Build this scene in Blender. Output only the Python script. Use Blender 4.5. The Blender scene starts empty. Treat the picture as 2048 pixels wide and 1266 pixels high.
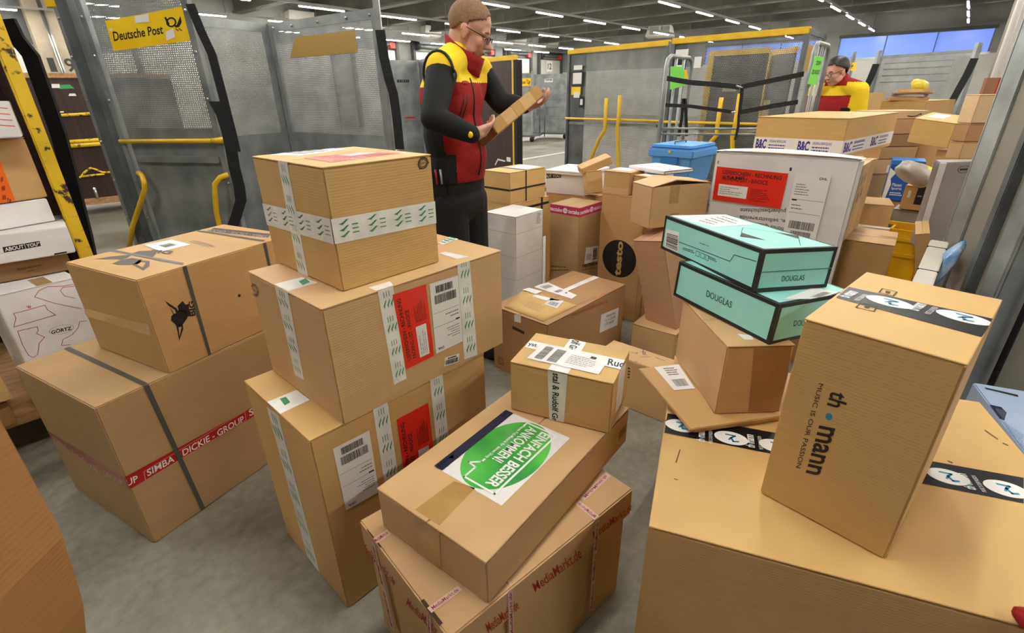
import bpy, bmesh, math, random
from mathutils import Vector, Matrix
random.seed(7)
R_ = math.radians
scene = bpy.context.scene
COL = scene.collection
# ---------------------------------------------------------------- camera
cam_d = bpy.data.cameras.new('camera'); cam_d.sensor_fit = 'HORIZONTAL'; cam_d.sensor_width = 36.0
cam_d.lens = 976.6/2048*36.0; cam_d.dof.use_dof = True; cam_d.dof.focus_distance = 1.8; cam_d.dof.aperture_fstop = 5.6; cam_d.clip_start = .02; cam_d.clip_end = 200
cam = bpy.data.objects.new('camera', cam_d); COL.objects.link(cam); scene.camera = cam
_p, _r = R_(24.51), R_(-.95)
_f = Vector((0, math.cos(_p), -math.sin(_p))); _u = Vector((0, math.sin(_p), math.cos(_p))); _x = Vector((1, 0, 0))
_x2 = _x*math.cos(_r)+_u*math.sin(_r); _u2 = -_x*math.sin(_r)+_u*math.cos(_r)
m = Matrix((_x2, _u2, -_f)).transposed().to_4x4(); m.translation = (0, 0, 1.5); cam.matrix_world = m
# ---------------------------------------------------------------- world, exposure
w = bpy.data.worlds.new('dusk'); scene.world = w; w.use_nodes = True
w.node_tree.nodes['Background'].inputs[0].default_value = (.13, .22, .75, 1)
w.node_tree.nodes['Background'].inputs[1].default_value = 1.0
scene.view_settings.view_transform = 'Standard'; scene.view_settings.look = 'None'
scene.view_settings.gamma = 1; scene.view_settings.use_curve_mapping = False
scene.view_settings.exposure = 1.54
scene.cycles.use_denoising = True
scene.cycles.max_bounces = 6; scene.cycles.diffuse_bounces = 3; scene.cycles.transparent_max_bounces = 24
scene.cycles.sample_clamp_indirect = 6
LAMP = 70.0            # strength of the LED tubes under the ceiling

# ---------------------------------------------------------------- materials
_M = {}
def lin(c):
    return tuple((v/12.92 if v <= .04045 else ((v+.055)/1.055)**2.4) for v in [x/255 for x in c])
class NT:
    def __init__(s, name):
        s.m = bpy.data.materials.new(name); s.m.use_nodes = True; s.t = s.m.node_tree
        s.b = s.t.nodes['Principled BSDF']; s.out = s.t.nodes['Material Output']
    def n(s, ty, **kw):
        nd = s.t.nodes.new('ShaderNode'+ty)
        for k, v in kw.items():
            if k.startswith('i_'):
                key = k[2:]; nd.inputs[int(key) if key.isdigit() else key].default_value = v
            else: setattr(nd, k, v)
        return nd
    def l(s, a, ao, b, bi): s.t.links.new(a.outputs[ao], b.inputs[bi])
    def math(s, op, a, b=None):
        nd = s.t.nodes.new('ShaderNodeMath'); nd.operation = op
        for i, v in enumerate((a, b)):
            if v is None: continue
            if isinstance(v, (int, float)): nd.inputs[i].default_value = v
            else: s.t.links.new(v, nd.inputs[i])
        return nd.outputs[0]
def plain(name, rgb, rough=.6, metal=0, coat=0, emit=0, alpha=None, spec=None):
    if name in _M: return _M[name]
    k = NT(name); c = lin(rgb)+(1,)
    k.b.inputs['Base Color'].default_value = c; k.b.inputs['Roughness'].default_value = rough
    k.b.inputs['Metallic'].default_value = metal; k.b.inputs['Coat Weight'].default_value = coat
    if spec is not None: k.b.inputs['Specular IOR Level'].default_value = spec
    if emit: k.b.inputs['Emission Color'].default_value = c; k.b.inputs['Emission Strength'].default_value = emit
    if alpha is not None: k.b.inputs['Alpha'].default_value = alpha
    _M[name] = k.m; return k.m
def mottled(name, rgb, rgb2, scale=6., rough=.6, metal=0, bump=0, bscale=80, stretch=(1, 1, 1), coat=0, detail=4, lo=.35, hi=.65, rough2=None):
    """two tones mixed by object-space noise, with a fine bump"""
    if name in _M: return _M[name]
    k = NT(name)
    tc = k.n('TexCoord'); mp = k.n('Mapping'); mp.inputs['Scale'].default_value = stretch
    k.l(tc, 'Object', mp, 0)
    no = k.n('TexNoise'); no.inputs['Scale'].default_value = scale; no.inputs['Detail'].default_value = detail
    k.l(mp, 0, no, 'Vector')
    cr = k.n('ValToRGB'); cr.color_ramp.elements[0].position = lo; cr.color_ramp.elements[1].position = hi
    cr.color_ramp.elements[0].color = lin(rgb)+(1,); cr.color_ramp.elements[1].color = lin(rgb2)+(1,)
    k.l(no, 'Fac', cr, 0); k.l(cr, 0, k.b, 'Base Color')
    k.b.inputs['Roughness'].default_value = rough; k.b.inputs['Metallic'].default_value = metal
    k.b.inputs['Coat Weight'].default_value = coat
    if rough2 is not None:
        mr = k.n('MapRange'); mr.inputs['To Min'].default_value = rough; mr.inputs['To Max'].default_value = rough2
        k.l(no, 'Fac', mr, 0); k.l(mr, 0, k.b, 'Roughness')
    if bump:
        n2 = k.n('TexNoise'); n2.inputs['Scale'].default_value = bscale; k.l(mp, 0, n2, 'Vector')
        bp = k.n('Bump'); bp.inputs['Strength'].default_value = bump; bp.inputs['Distance'].default_value = .004
        k.l(n2, 'Fac', bp, 'Height'); k.l(bp, 0, k.b, 'Normal')
    _M[name] = k.m; return k.m
def card(name, rgb):
    """kraft board: a tan sheet with faint corrugation lines, fibres and soft dents"""
    key = 'board_'+name
    if key in _M: return _M[key]
    k = NT(key); tc = k.n('TexCoord')
    mp = k.n('Mapping'); mp.inputs['Scale'].default_value = (1, 1, 14); k.l(tc, 'Object', mp, 0)
    no = k.n('TexNoise'); no.inputs['Scale'].default_value = 7; no.inputs['Detail'].default_value = 6; k.l(mp, 0, no, 'Vector')
    n0 = k.n('TexNoise'); n0.inputs['Scale'].default_value = 3.5; n0.inputs['Detail'].default_value = 3; k.l(tc, 'Object', n0, 'Vector')
    mx = k.math('ADD', k.math('MULTIPLY', no.outputs['Fac'], .45), k.math('MULTIPLY', n0.outputs['Fac'], .55))
    cr = k.n('ValToRGB'); cr.color_ramp.elements[0].position = .3; cr.color_ramp.elements[1].position = .7
    c = lin(rgb); cr.color_ramp.elements[0].color = tuple(v*.9 for v in c)+(1,); cr.color_ramp.elements[1].color = tuple(min(1, v*1.08) for v in c)+(1,)
    k.t.links.new(mx, cr.inputs[0]); k.l(cr, 0, k.b, 'Base Color')
    k.b.inputs['Roughness'].default_value = .55; k.b.inputs['Specular IOR Level'].default_value = .35
    wv = k.n('TexWave'); wv.bands_direction = 'Z'; wv.inputs['Scale'].default_value = 42; wv.inputs['Distortion'].default_value = .6; k.l(tc, 'Object', wv, 'Vector')
    hb = k.math('ADD', k.math('MULTIPLY', wv.outputs['Fac'], .06), k.math('MULTIPLY', n0.outputs['Fac'], 2.2))
    bp = k.n('Bump'); bp.inputs['Strength'].default_value = .35; bp.inputs['Distance'].default_value = .006
    k.t.links.new(hb, bp.inputs['Height']); k.l(bp, 0, k.b, 'Normal')
    _M[key] = k.m; return k.m
def perforated(name, rgb, pitch=.016, hole=.3, rough=.42, metal=.35):
    """punched sheet: staggered round holes cut through by transparency, in the sheet's own x-z plane"""
    if name in _M: return _M[name]
    k = NT(name); tc = k.n('TexCoord'); sx = k.n('SeparateXYZ'); k.l(tc, 'Object', sx, 0)
    def grid(off):
        u = k.math('SUBTRACT', k.math('FRACT', k.math('ADD', k.math('DIVIDE', sx.outputs[0], pitch), off)), .5)
        v = k.math('SUBTRACT', k.math('FRACT', k.math('ADD', k.math('DIVIDE', sx.outputs[2], pitch*1.732), off)), .5)
        v = k.math('MULTIPLY', v, 1.732)
        return k.math('SQRT', k.math('ADD', k.math('MULTIPLY', u, u), k.math('MULTIPLY', v, v)))
    d = k.math('MINIMUM', grid(0.), grid(.5)); a = k.math('GREATER_THAN', d, hole)
    k.t.links.new(a, k.b.inputs['Alpha'])
    no = k.n('TexNoise'); no.inputs['Scale'].default_value = 5; k.l(tc, 'Object', no, 'Vector')
    cr = k.n('ValToRGB'); c = lin(rgb); cr.color_ramp.elements[0].position = .35; cr.color_ramp.elements[1].position = .65
    cr.color_ramp.elements[0].color = tuple(v*.8 for v in c)+(1,); cr.color_ramp.elements[1].color = tuple(v*1.15 for v in c)+(1,)
    k.l(no, 'Fac', cr, 0); k.l(cr, 0, k.b, 'Base Color'); k.b.inputs['Roughness'].default_value = rough; k.b.inputs['Metallic'].default_value = metal
    _M[name] = k.m; return k.m
KR = dict(tan=(202, 166, 118), warm=(196, 157, 102), gold=(206, 168, 106), brown=(178, 138, 94), pink=(192, 152, 116), dull=(174, 143, 100), dark=(146, 110, 72), pale=(214, 184, 140))
def K(n): return card(n, KR[n])
WHITE = plain('white_paper', (232, 230, 228), .55)
WBOX = mottled('white_board', (222, 218, 218), (236, 233, 232), 5, .5, bump=.15, bscale=9)
BLACK = plain('black_ink', (22, 21, 22), .5)
GREY = plain('grey_ink', (110, 108, 108), .6)
REDP = plain('red_pouch', (232, 44, 26), .35, coat=.1)
TAPEW = mottled('white_tape', (222, 220, 217), (240, 239, 236), 14, .3, coat=.2, bump=.25, bscale=30)
TAPEG = plain('tape_green', (52, 140, 92), .35)
TAPEB = mottled('brown_tape', (172, 134, 76), (190, 150, 92), 9, .22, coat=.5)
TAPEC = mottled('clear_tape', (190, 158, 108), (200, 168, 120), 9, .15, coat=.6)
REDI = plain('red_ink', (170, 32, 30), .5)
REDT = plain('red_tape', (176, 22, 32), .3, coat=.3)
STRAP = plain('grey_plastic_strap', (78, 78, 76), .4)
BSTRAP = plain('black_strap', (24, 24, 26), .55)
WEB = mottled('black_webbing', (20, 20, 22), (34, 34, 36), 40, .8, bump=.5, bscale=300)
YEL = mottled('yellow_paint', (222, 178, 22), (236, 196, 40), 9, .4, lo=.3, hi=.7)
YELW = mottled('worn_yellow_paint', (60, 44, 30), (224, 186, 34), 26, .5, lo=.36, hi=.43, detail=6)
STEEL = mottled('galvanised_steel', (128, 133, 134), (164, 168, 168), 4, .36, .45, rough2=.5)
STEELD = mottled('dark_steel', (88, 92, 94), (116, 120, 122), 4, .42, .4)
ALU = plain('bright_steel', (190, 192, 194), .28, .9)
WOODP = mottled('brown_phenolic_board', (46, 30, 26), (62, 42, 36), 3, .4, stretch=(8, 8, 1))
WOOD = mottled('raw_plywood', (150, 112, 74), (182, 142, 98), 6, .7, stretch=(1, 6, 6))
CONC = mottled('concrete_wall', (132, 126, 116), (150, 144, 134), 1.6, .85, bump=.2, bscale=40, detail=8)
RUBBER = plain('black_rubber', (18, 18, 18), .7)
TEAL = mottled('teal_board', (142, 212, 205), (154, 221, 214), 5, .45)
PERF = perforated('punched_sheet', (172, 175, 175))

# ---------------------------------------------------------------- mesh helpers
class MB:
    """collects shapes and links them as ONE mesh object"""
    def __init__(s): s.v = []; s.f = []; s.mi = []; s.mats = []; s.sm = []
    def mid(s, m):
        if m not in s.mats: s.mats.append(m)
        return s.mats.index(m)
    def add(s, vs, fs, m, smooth=False):
        o = len(s.v); s.v += [Vector(v) for v in vs]; i = s.mid(m)
        for f in fs: s.f.append([o+k for k in f]); s.mi.append(i); s.sm.append(smooth)
        return s
    def box(s, lo, hi, m, M=None):
        x0, y0, z0 = lo; x1, y1, z1 = hi
        vs = [Vector(p) for p in ((x0, y0, z0), (x1, y0, z0), (x1, y1, z0), (x0, y1, z0), (x0, y0, z1), (x1, y0, z1), (x1, y1, z1), (x0, y1, z1))]
        if M is not None: vs = [M @ v for v in vs]
        return s.add(vs, [(0, 3, 2, 1), (4, 5, 6, 7), (0, 1, 5, 4), (1, 2, 6, 5), (2, 3, 7, 6), (3, 0, 4, 7)], m)
    def prism(s, poly, a, b, m):
        """polygon (list of 3-D points) swept by the vector b-a"""
        n = len(poly); d = Vector(b)-Vector(a); vs = [Vector(p) for p in poly]+[Vector(p)+d for p in poly]
        fs = [tuple(range(n))[::-1], tuple(range(n, 2*n))]+[(i, (i+1) % n, n+(i+1) % n, n+i) for i in range(n)]
        return s.add(vs, fs, m)
    def tube(s, path, r, m, seg=10, cap=True, sx=1., side=None):
        path = [Vector(p) for p in path]; n = len(path); rs = r if isinstance(r, (list, tuple)) else [r]*n
        vs = []; prev = None
        for i, p in enumerate(path):
            t = (path[min(i+1, n-1)]-path[max(i-1, 0)]).normalized()
            ref = Vector(side) if side else (prev if prev is not None else (Vector((0, 0, 1)) if abs(t.z) < .9 else Vector((0, 1, 0))))
            b = t.cross(ref).normalized(); a = b.cross(t).normalized(); prev = a
            for k in range(seg):
                q = 2*math.pi*k/seg; vs.append(p+(a*math.cos(q)*sx+b*math.sin(q))*rs[i])
        fs = []
        for i in range(n-1):
            for k in range(seg): fs.append((i*seg+k, i*seg+(k+1) % seg, (i+1)*seg+(k+1) % seg, (i+1)*seg+k))
        if cap: fs += [tuple(range(seg))[::-1], tuple(range((n-1)*seg, n*seg))]
        return s.add(vs, fs, m, True)
    def band(s, path, width, thick, m, wdir):
        """flat webbing along a path; wdir = direction of its width"""
        path = [Vector(p) for p in path]; n = len(path); wd = Vector(wdir).normalized()*width/2; vs = []
        for i, p in enumerate(path):
            t = (path[min(i+1, n-1)]-path[max(i-1, 0)]).normalized(); nn = t.cross(wd).normalized()*thick/2
            vs += [p-wd-nn, p+wd-nn, p+wd+nn, p-wd+nn]
        fs = [(3, 2, 1, 0), tuple(range(4*n-4, 4*n))]
        for i in range(n-1):
            for k in range(4): fs.append((i*4+k, i*4+(k+1) % 4, i*4+4+(k+1) % 4, i*4+4+k))
        return s.add(vs, fs, m)
    def cyl(s, c, axis, r, h, m, seg=16):
        a = Vector(axis).normalized(); c = Vector(c); return s.tube([c-a*h/2, c+a*h/2], r, m, seg)
    def ball(s, c, r, m, seg=12, M=None):
        r = (r, r, r) if isinstance(r, (int, float)) else r; vs = []; fs = []; rings = seg//2
        for i in range(rings+1):
            th = math.pi*i/rings
            for k in range(seg):
                ph = 2*math.pi*k/seg; v = Vector((r[0]*math.sin(th)*math.cos(ph), r[1]*math.sin(th)*math.sin(ph), r[2]*math.cos(th)))
                vs.append(Vector(c)+(M @ v if M is not None else v))
        for i in range(rings):
            for k in range(seg): fs.append((i*seg+k, (i+1)*seg+k, (i+1)*seg+(k+1) % seg, i*seg+(k+1) % seg))
        return s.add(vs, fs, m, True)
    def build(s, name, parent=None, bevel=0, label=None, seg=2, sub=0):
        me = bpy.data.meshes.new(name); me.from_pydata(s.v, [], s.f)
        for m in s.mats: me.materials.append(m)
        me.polygons.foreach_set('material_index', s.mi); me.polygons.foreach_set('use_smooth', s.sm); me.update()
        bm = bmesh.new(); bm.from_mesh(me); bmesh.ops.remove_doubles(bm, verts=bm.verts, dist=1e-5)
        if bevel:
            bmesh.ops.bevel(bm, geom=[e for e in bm.edges if len(e.link_faces) == 2 and e.calc_face_angle(0) > .6], offset=bevel, segments=seg, affect='EDGES', clamp_overlap=True)
        bmesh.ops.recalc_face_normals(bm, faces=bm.faces) if all(len(e.link_faces) == 2 for e in bm.edges) else None
        bm.to_mesh(me); bm.free()
        o = bpy.data.objects.new(name, me); COL.objects.link(o)
        if parent is not None: o.parent = parent
        if label: o['label'] = label
        return o
def tag(o, label=None, cat=None, group=None, kind=None):
    for k, v in (('label', label), ('category', cat), ('group', group), ('kind', kind)):
        if v: o[k] = v
    return o
def thing(name, label, cat, loc=(0, 0, 0), rz=0, group=None):
    o = bpy.data.objects.new(name, None); COL.objects.link(o); o.empty_display_size = .05
    o.location = loc; o.rotation_euler = (0, 0, rz)
    return tag(o, label, cat, group)
def copy_tree(o, parent=None):
    c = o.copy(); COL.objects.link(c)
    if parent is not None: c.parent = parent
    for ch in [x for x in COL.objects if x.parent == o]: copy_tree(ch, c)
    return c
_T = {}
def text_mesh(s, bold=0.):
    key = (s, bold)
    if key in _T: return _T[key]
    cu = bpy.data.curves.new('t', 'FONT'); cu.body = s; cu.resolution_u = 3; cu.offset = bold; cu.fill_mode = 'FRONT'
    ob = bpy.data.objects.new('t', cu); COL.objects.link(ob)
    dg = bpy.context.evaluated_depsgraph_get(); dg.update(); me = bpy.data.meshes.new_from_object(ob.evaluated_get(dg))
    vs = [(v.co.x, v.co.y) for v in me.vertices]; fs = [tuple(p.vertices) for p in me.polygons]
    bpy.data.objects.remove(ob); bpy.data.curves.remove(cu); bpy.data.meshes.remove(me)
    x0 = min(v[0] for v in vs); x1 = max(v[0] for v in vs); y0 = min(v[1] for v in vs); y1 = max(v[1] for v in vs)
    _T[key] = ([((x-x0)/(x1-x0), (y-y0)/(y1-y0)) for x, y in vs], fs); return _T[key]
class Face:
    """a flat face of a thing, with its own u-v axes in metres; shapes laid on it become one mesh part"""
    def __init__(s, O, U, V, parent, W=None, H=None):
        s.W, s.H = W, H; s.O, s.U, s.V = Vector(O), Vector(U).normalized(), Vector(V).normalized(); s.n = s.U.cross(s.V).normalized(); s.p = parent; s.mb = MB()
    def at(s, u, v, lift=.001): return s.O+s.U*u+s.V*v+s.n*lift
    def new(s): s.mb = MB(); return s
    def build(s, name, label=None): o = s.mb.build(name, s.p, label=label); s.mb = MB(); return o
    @staticmethod
    def bl(q, a, b):
        p0, p1, p2, p3 = q
        return tuple((1-a)*(1-b)*p0[i]+a*(1-b)*p1[i]+a*b*p2[i]+(1-a)*b*p3[i] for i in (0, 1))
    def poly(s, pts, mat, lay=0):
        pts = s.clip(pts); n = len(pts)
        if n > 2: s.mb.add([s.at(*p, .0008+lay*.0006) for p in pts], [tuple(range(n))], mat)
        return s
    def clip(s, pts):
        if s.W is None: return pts
        for ax, lim, sg in ((0, 0, 1), (0, s.W, -1), (1, 0, 1), (1, s.H, -1)):
            out = []
            for p, q in zip(pts, list(pts[1:])+[pts[0]]):
                a, b = (p[ax]-lim)*sg, (q[ax]-lim)*sg
                if a >= 0: out.append(p)
                if a*b < 0: t = a/(a-b); out.append((p[0]+(q[0]-p[0])*t, p[1]+(q[1]-p[1])*t))
            pts = out
            if len(pts) < 3: return []
        return pts
    quad = poly
    def rect(s, q, a0, b0, a1, b1, mat, lay=1):
        return s.poly([s.bl(q, a0, b0), s.bl(q, a1, b0), s.bl(q, a1, b1), s.bl(q, a0, b1)], mat, lay)
    def fig(s, q, pts, mat, lay=1): return s.poly([s.bl(q, *p) for p in pts], mat, lay)
    def ell(s, q, ca, cb, ra, rb, mat, lay=1, n=28):
        return s.poly([s.bl(q, ca+ra*math.cos(2*math.pi*k/n), cb+rb*math.sin(2*math.pi*k/n)) for k in range(n)], mat, lay)
    def ring(s, q, ca, cb, ra, rb, w, mat, lay=1, n=28):
        for k in range(n):
            t0, t1 = 2*math.pi*k/n, 2*math.pi*(k+1)/n
            s.fig(q, [(ca+ra*math.cos(t0), cb+rb*math.sin(t0)), (ca+ra*math.cos(t1), cb+rb*math.sin(t1)), (ca+ra*(1-w)*math.cos(t1), cb+rb*(1-w)*math.sin(t1)), (ca+ra*(1-w)*math.cos(t0), cb+rb*(1-w)*math.sin(t0))], mat, lay)
        return s
    def line(s, pts, w, mat, lay=1):
        for p, q in zip(pts, pts[1:]):
            d = Vector((q[0]-p[0], q[1]-p[1])); 
            if d.length < 1e-6: continue
            n = Vector((-d.y, d.x)).normalized()*w/2; e = d.normalized()*w*.4
            s.poly([(p[0]-n.x-e.x, p[1]-n.y-e.y), (q[0]-n.x+e.x, q[1]-n.y+e.y), (q[0]+n.x+e.x, q[1]+n.y+e.y), (p[0]+n.x-e.x, p[1]+n.y-e.y)], mat, lay)
        return s
    def qline(s, q, pts, w, mat, lay=1): return s.line([s.bl(q, *p) for p in pts], w, mat, lay)
    def text(s, q, st, mat, lay=2, bold=0., box=(0, 0, 1, 1)):
        vs, fs = text_mesh(st, bold); a0, b0, a1, b1 = box
        uv = [s.bl(q, a0+x*(a1-a0), b0+y*(b1-b0)) for x, y in vs]
        if s.W is None or all(0 <= u <= s.W and 0 <= v <= s.H for u, v in uv): s.mb.add([s.at(u, v, .0008+lay*.0006) for u, v in uv], fs, mat)
        else:
            for f in fs: s.poly([uv[k] for k in f], mat, lay)
        return s
    def words(s, q, box, rows, mat, lay=2, fill=.8, seed=1, thick=.5):
        rnd = random.Random(seed); a0, b0, a1, b1 = box
        for r in range(rows):
            bt = b1-(b1-b0)*(r+.5)/rows; hh = (b1-b0)/rows*thick/2; a = a0; end = a0+(a1-a0)*(fill+rnd.random()*(1-fill))
            while a < end:
                ww = (a1-a0)*(.05+.12*rnd.random()); s.rect(q, a, bt-hh, min(a+ww, end), bt+hh, mat, lay); a += ww+(a1-a0)*.025
        return s
    def bars(s, q, box, n, mat=None, lay=2, seed=3, along='a'):
        rnd = random.Random(seed); a0, b0, a1, b1 = box; x = 0.; ws = [(.3+rnd.random()*.9, .3+rnd.random()*.8) for _ in range(n)]; tot = sum(p+q2 for p, q2 in ws)
        for p, g in ws:
            lo, hi = x/tot, (x+p)/tot; x += p+g
            if along == 'a': s.rect(q, a0+lo*(a1-a0), b0, a0+hi*(a1-a0), b1, mat or BLACK, lay)
            else: s.rect(q, a0, b0+lo*(b1-b0), a1, b0+hi*(b1-b0), mat or BLACK, lay)
        return s
class Carton:
    """a closed carton: body, top flaps, then tapes, labels and prints laid on its faces R, L and T"""
    def __init__(s, b, label, mat, cat='box', name='cardboard_box', flaps='x', bevel=.004, group=None, top=None, z=None, gap=.003):
        x, y, zz, a, wr, wl, h, rx, ry = b
        if z is not None: zz = z
        s.b = b; s.wr, s.wl, s.h = wr, wl, h
        s.o = thing(name, label, cat, group=group)
        s.o.matrix_world = Matrix.Translation((x, y, zz)) @ Matrix.Rotation(a, 4, 'Z') @ Matrix.Rotation(ry, 4, 'Y') @ Matrix.Rotation(rx, 4, 'X')
        t = .004 if flaps else 0
        mb = MB(); mb.box((0, 0, 0), (wr, wl, h-t), mat); s.body = mb.build('body', s.o, bevel)
        top = top or mat
        if flaps:
            g = gap/2
            for k in (0, 1):
                fb = MB()
                if flaps == 'x':
                    lo, hi = ((0, 0), (wr, wl/2-g)) if k == 0 else ((0, wl/2+g), (wr, wl))
                else:
                    lo, hi = ((0, 0), (wr/2-g, wl)) if k == 0 else ((wr/2+g, 0), (wr, wl))
                fb.box((lo[0], lo[1], h-t), (hi[0], hi[1], h), top); fb.build('flap', s.o, .0015, seg=1)
        s.R = Face((0, 0, 0), (1, 0, 0), (0, 0, 1), s.o, wr, h); s.L = Face((0, wl, 0), (0, -1, 0), (0, 0, 1), s.o, wl, h); s.T = Face((0, 0, h), (1, 0, 0), (0, 1, 0), s.o, wr, wl)
def tape_marks(F, q, n, seed=0, sz=.5):
    """little green flags and lines of print repeated along a white tape (q runs along the tape)"""
    rnd = random.Random(seed)
    for i in range(n):
        a = (i+.5)/n; d = .14/n
        F.fig(q, [(a-2*d, .25), (a-d, .3), (a, .42), (a+d*.6, .42), (a-d, .2)], TAPEG, 1)
        F.fig(q, [(a-2*d, .5), (a-d, .55), (a, .67), (a+d*.6, .67), (a-d, .45)], TAPEG, 1)
        F.fig(q, [(a-2*d, .75), (a-d, .8), (a, .9), (a+d*.6, .9), (a-d, .7)], TAPEG, 1)
        F.words(q, (a+1.2*d, .25, a+3*d, .75), 3, TAPEG, 1, seed=seed+i, thick=.3)
def pouch(F, q, label=None, lay=1):
    """red document pouch with its two lines of print and address window (q: bl, br, tr, tl in reading order)"""
    F.quad(q, REDP, lay)
    F.text(q, 'LIEFERSCHEIN - RECHNUNG', BLACK, lay+1, .012, (.1, .8, .93, .92)); F.text(q, 'PACKING LIST - INVOICE', BLACK, lay+1, .012, (.1, .62, .76, .74))
    F.words(q, (.55, .1, .85, .48), 8, plain('dark_red_ink', (90, 14, 12), .4), lay+1, .5, 9, .35)
    o = F.build('document_pouch', label or 'red document pouch'); p = F.p; F.p = o
    F.rect(q, .07, .15, .5, .5, WHITE, lay+1).words(q, (.1, .2, .45, .45), 4, GREY, lay+2, .4, 5, .25).build('address_slip', 'white address slip'); F.p = p; return o
def dlabel(F, q, seed=1, lay=1, name='shipping_label'):
    """white shipping label, upright (q: bl, br, tr, tl): address block above, two barcodes below"""
    F.quad(q, WHITE, lay)
    F.bars(q, (.22, .05, .82, .15), 30, None, lay+1, seed); F.bars(q, (.12, .18, .88, .3), 34, None, lay+1, seed+1)
    F.rect(q, .04, .42, .96, .425, GREY, lay+1); F.rect(q, .04, .62, .96, .625, GREY, lay+1); F.rect(q, .05, .6, .2, .62, BLACK, lay+1)
    F.words(q, (.08, .68, .6, .86), 5, GREY, lay+1, .5, seed, .3); F.words(q, (.08, .46, .6, .56), 2, GREY, lay+1, .5, seed, .3); F.text(q, 'DHL', BLACK, lay+1, .02, (.7, .93, .92, .965))
    return F.build(name, 'white shipping label')
def recycle(F, q, mat=None, name='print_mark'):
    m = mat or BLACK
    for k in range(3):
        a0 = 2*math.pi*k/3+.3; pts = [(.5+.42*math.cos(a0+t*1.7), .5+.42*math.sin(a0+t*1.7)) for t in (0, .25, .5, .75, 1)]
        F.qline(q, pts, .003, m); F.qline(q, [(p[0]*.72+.14, p[1]*.72+.14) for p in pts], .0025, m)
        F.qline(q, [(pts[-1][0]*1.15-.075, pts[-1][1]*1.15-.075), (.5+.5*math.cos(a0+2.0)*.72, .5+.5*math.sin(a0+2.)*.72)], .003, m)
    F.text(q, 'RESY', m, 1, 0, (.3, .42, .7, .58)); return F.build(name)

# ================================================================ cartons in the foreground
ID = [(0, 0), (1, 0), (1, 1), (0, 1)]
BLUE = plain('petrol_blue', (40, 140, 178), .4)
# ---- big carton at front left with red printed tape
c = Carton((-1.3423,1.3095,0.0000,1.0683,0.9000,0.5883,0.6040,0.0000,0.0000), 'large kraft carton on the floor with red lettered tape and a grey strap', K('dull'), flaps=None)
c.T.quad([(0.1502,0.585),(0.1705,0.5879),(0.1636,0.004357),(0.1455,0.0009569)], STRAP, 1).build('strap')
c.R.quad([(0.1452,0.6045),(0.162,0.6061),(0.1933,-0.004742),(0.1779,-0.005492)], STRAP, 2).build('strap')
c.L.quad([(0.009634,0.3113),(0.5848,0.3166),(0.5833,0.2626),(0.003433,0.2703)], mottled('faded_red_tape', (168, 84, 76), (176, 96, 84), 20, .3, coat=.3), 0)
c.L.text([(0.3036,0.244),(0.5463,0.2643),(0.5534,0.2917),(0.3123,0.2718)], 'KIE - GROUP', plain('faded_white', (206, 170, 160), .4), 1, .01).text([(0.02372,0.2708),(0.2747,0.2589),(0.2837,0.2846),(0.03818,0.2966)], 'SIMBA - DICK', plain('faded_white', (206, 170, 160), .4), 1, .01).build('printed_tape', 'faded red printed tape')
q = [(-0.001387,0.266),(0.5993,0.2625),(0.6095,0.3031),(0,0.3201)]
c.R.quad(q, REDT, 0)
c.R.text([(0.05902,0.2739),(0.4357,0.2649),(0.4381,0.2939),(0.06319,0.3004)], 'SIMBA - DICKIE - GROUP', WHITE, 1, .015).text([(-0.00548,0.2811),(0.02947,0.277),(0.03344,0.3022),(-0.002062,0.3084)], 'UP', WHITE, 1, .015)
c.R.line([(0.04931,0.2648),(0.4439,0.2678),(0.4492,0.3079),(0.05487,0.3007),(0.04931,0.2648)], .0022, plain('faded_pink', (220, 150, 140), .4), 1).text([(0.4626,0.2733),(0.6009,0.2689),(0.6037,0.2992),(0.4655,0.3046)], 'SIMBA', WHITE, 1, .015).build('printed_tape', 'red tape with white block lettering')
# ---- strapped carton with bird print on it
c = Carton((-1.2338,1.5166,0.6040,1.0908,0.6296,0.4628,0.3571,0.0000,0.0000), 'strapped kraft carton with black bird print lying on the red-taped carton', K('warm'), flaps=None)
c.T.quad([(0.1494,0.4659),(0.1661,0.4688),(0.1808,0.03212),(0.1639,0.02181)], STRAP, 1).build('strap'); c.R.quad([(0.1523,0.3624),(0.1667,0.3632),(0.1587,0.001877),(0.1476,0.002111)], STRAP, 2).build('strap')
c.T.quad([(0.4884,0.4644),(0.5035,0.4604),(0.515,0.02622),(0.4956,0.01838)], STRAP, 1).build('strap'); c.R.quad([(0.4808,0.3616),(0.4954,0.3607),(0.492,0.2571),(0.4803,0.2576)], STRAP, 2).build('strap')
def bird(F, pts_px, m):
    for p in pts_px: F.poly(p, m, 0)
bird(c.R, [[(0.06391,0.2609),(0.09219,0.2214),(0.09594,0.203),(0.0765,0.1994),(0.07415,0.2219)], [(0.06789,0.2009),(0.09864,0.2121),(0.121,0.2032),(0.1174,0.1736),(0.09436,0.1555),(0.07236,0.165),(0.06233,0.1863)], [(0.07327,0.1681),(0.09563,0.1599),(0.09203,0.1391),(0.06632,0.103),(0.07145,0.1413)], [(0.09684,0.206),(0.09708,0.2276),(0.1191,0.2393),(0.1253,0.2221),(0.1358,0.2214),(0.1312,0.1991),(0.1183,0.194)], [(0.1135,0.1993),(0.1335,0.1982),(0.1289,0.1779),(0.1117,0.176)]], BLACK)
c.R.poly([(0.06793,0.2429),(0.08495,0.2176),(0.08553,0.2052),(0.0783,0.2054),(0.07576,0.2212)], K('warm'), 1).poly([(0.07837,0.1521),(0.08902,0.1502),(0.07255,0.1198)], K('warm'), 1)
c.R.text([(0.1462,0.1708),(0.1571,0.2263),(0.137,0.2298),(0.1266,0.1746)], 'BIG', BLACK, 0, .03); c.R.build('print', 'black bird print')
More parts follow.
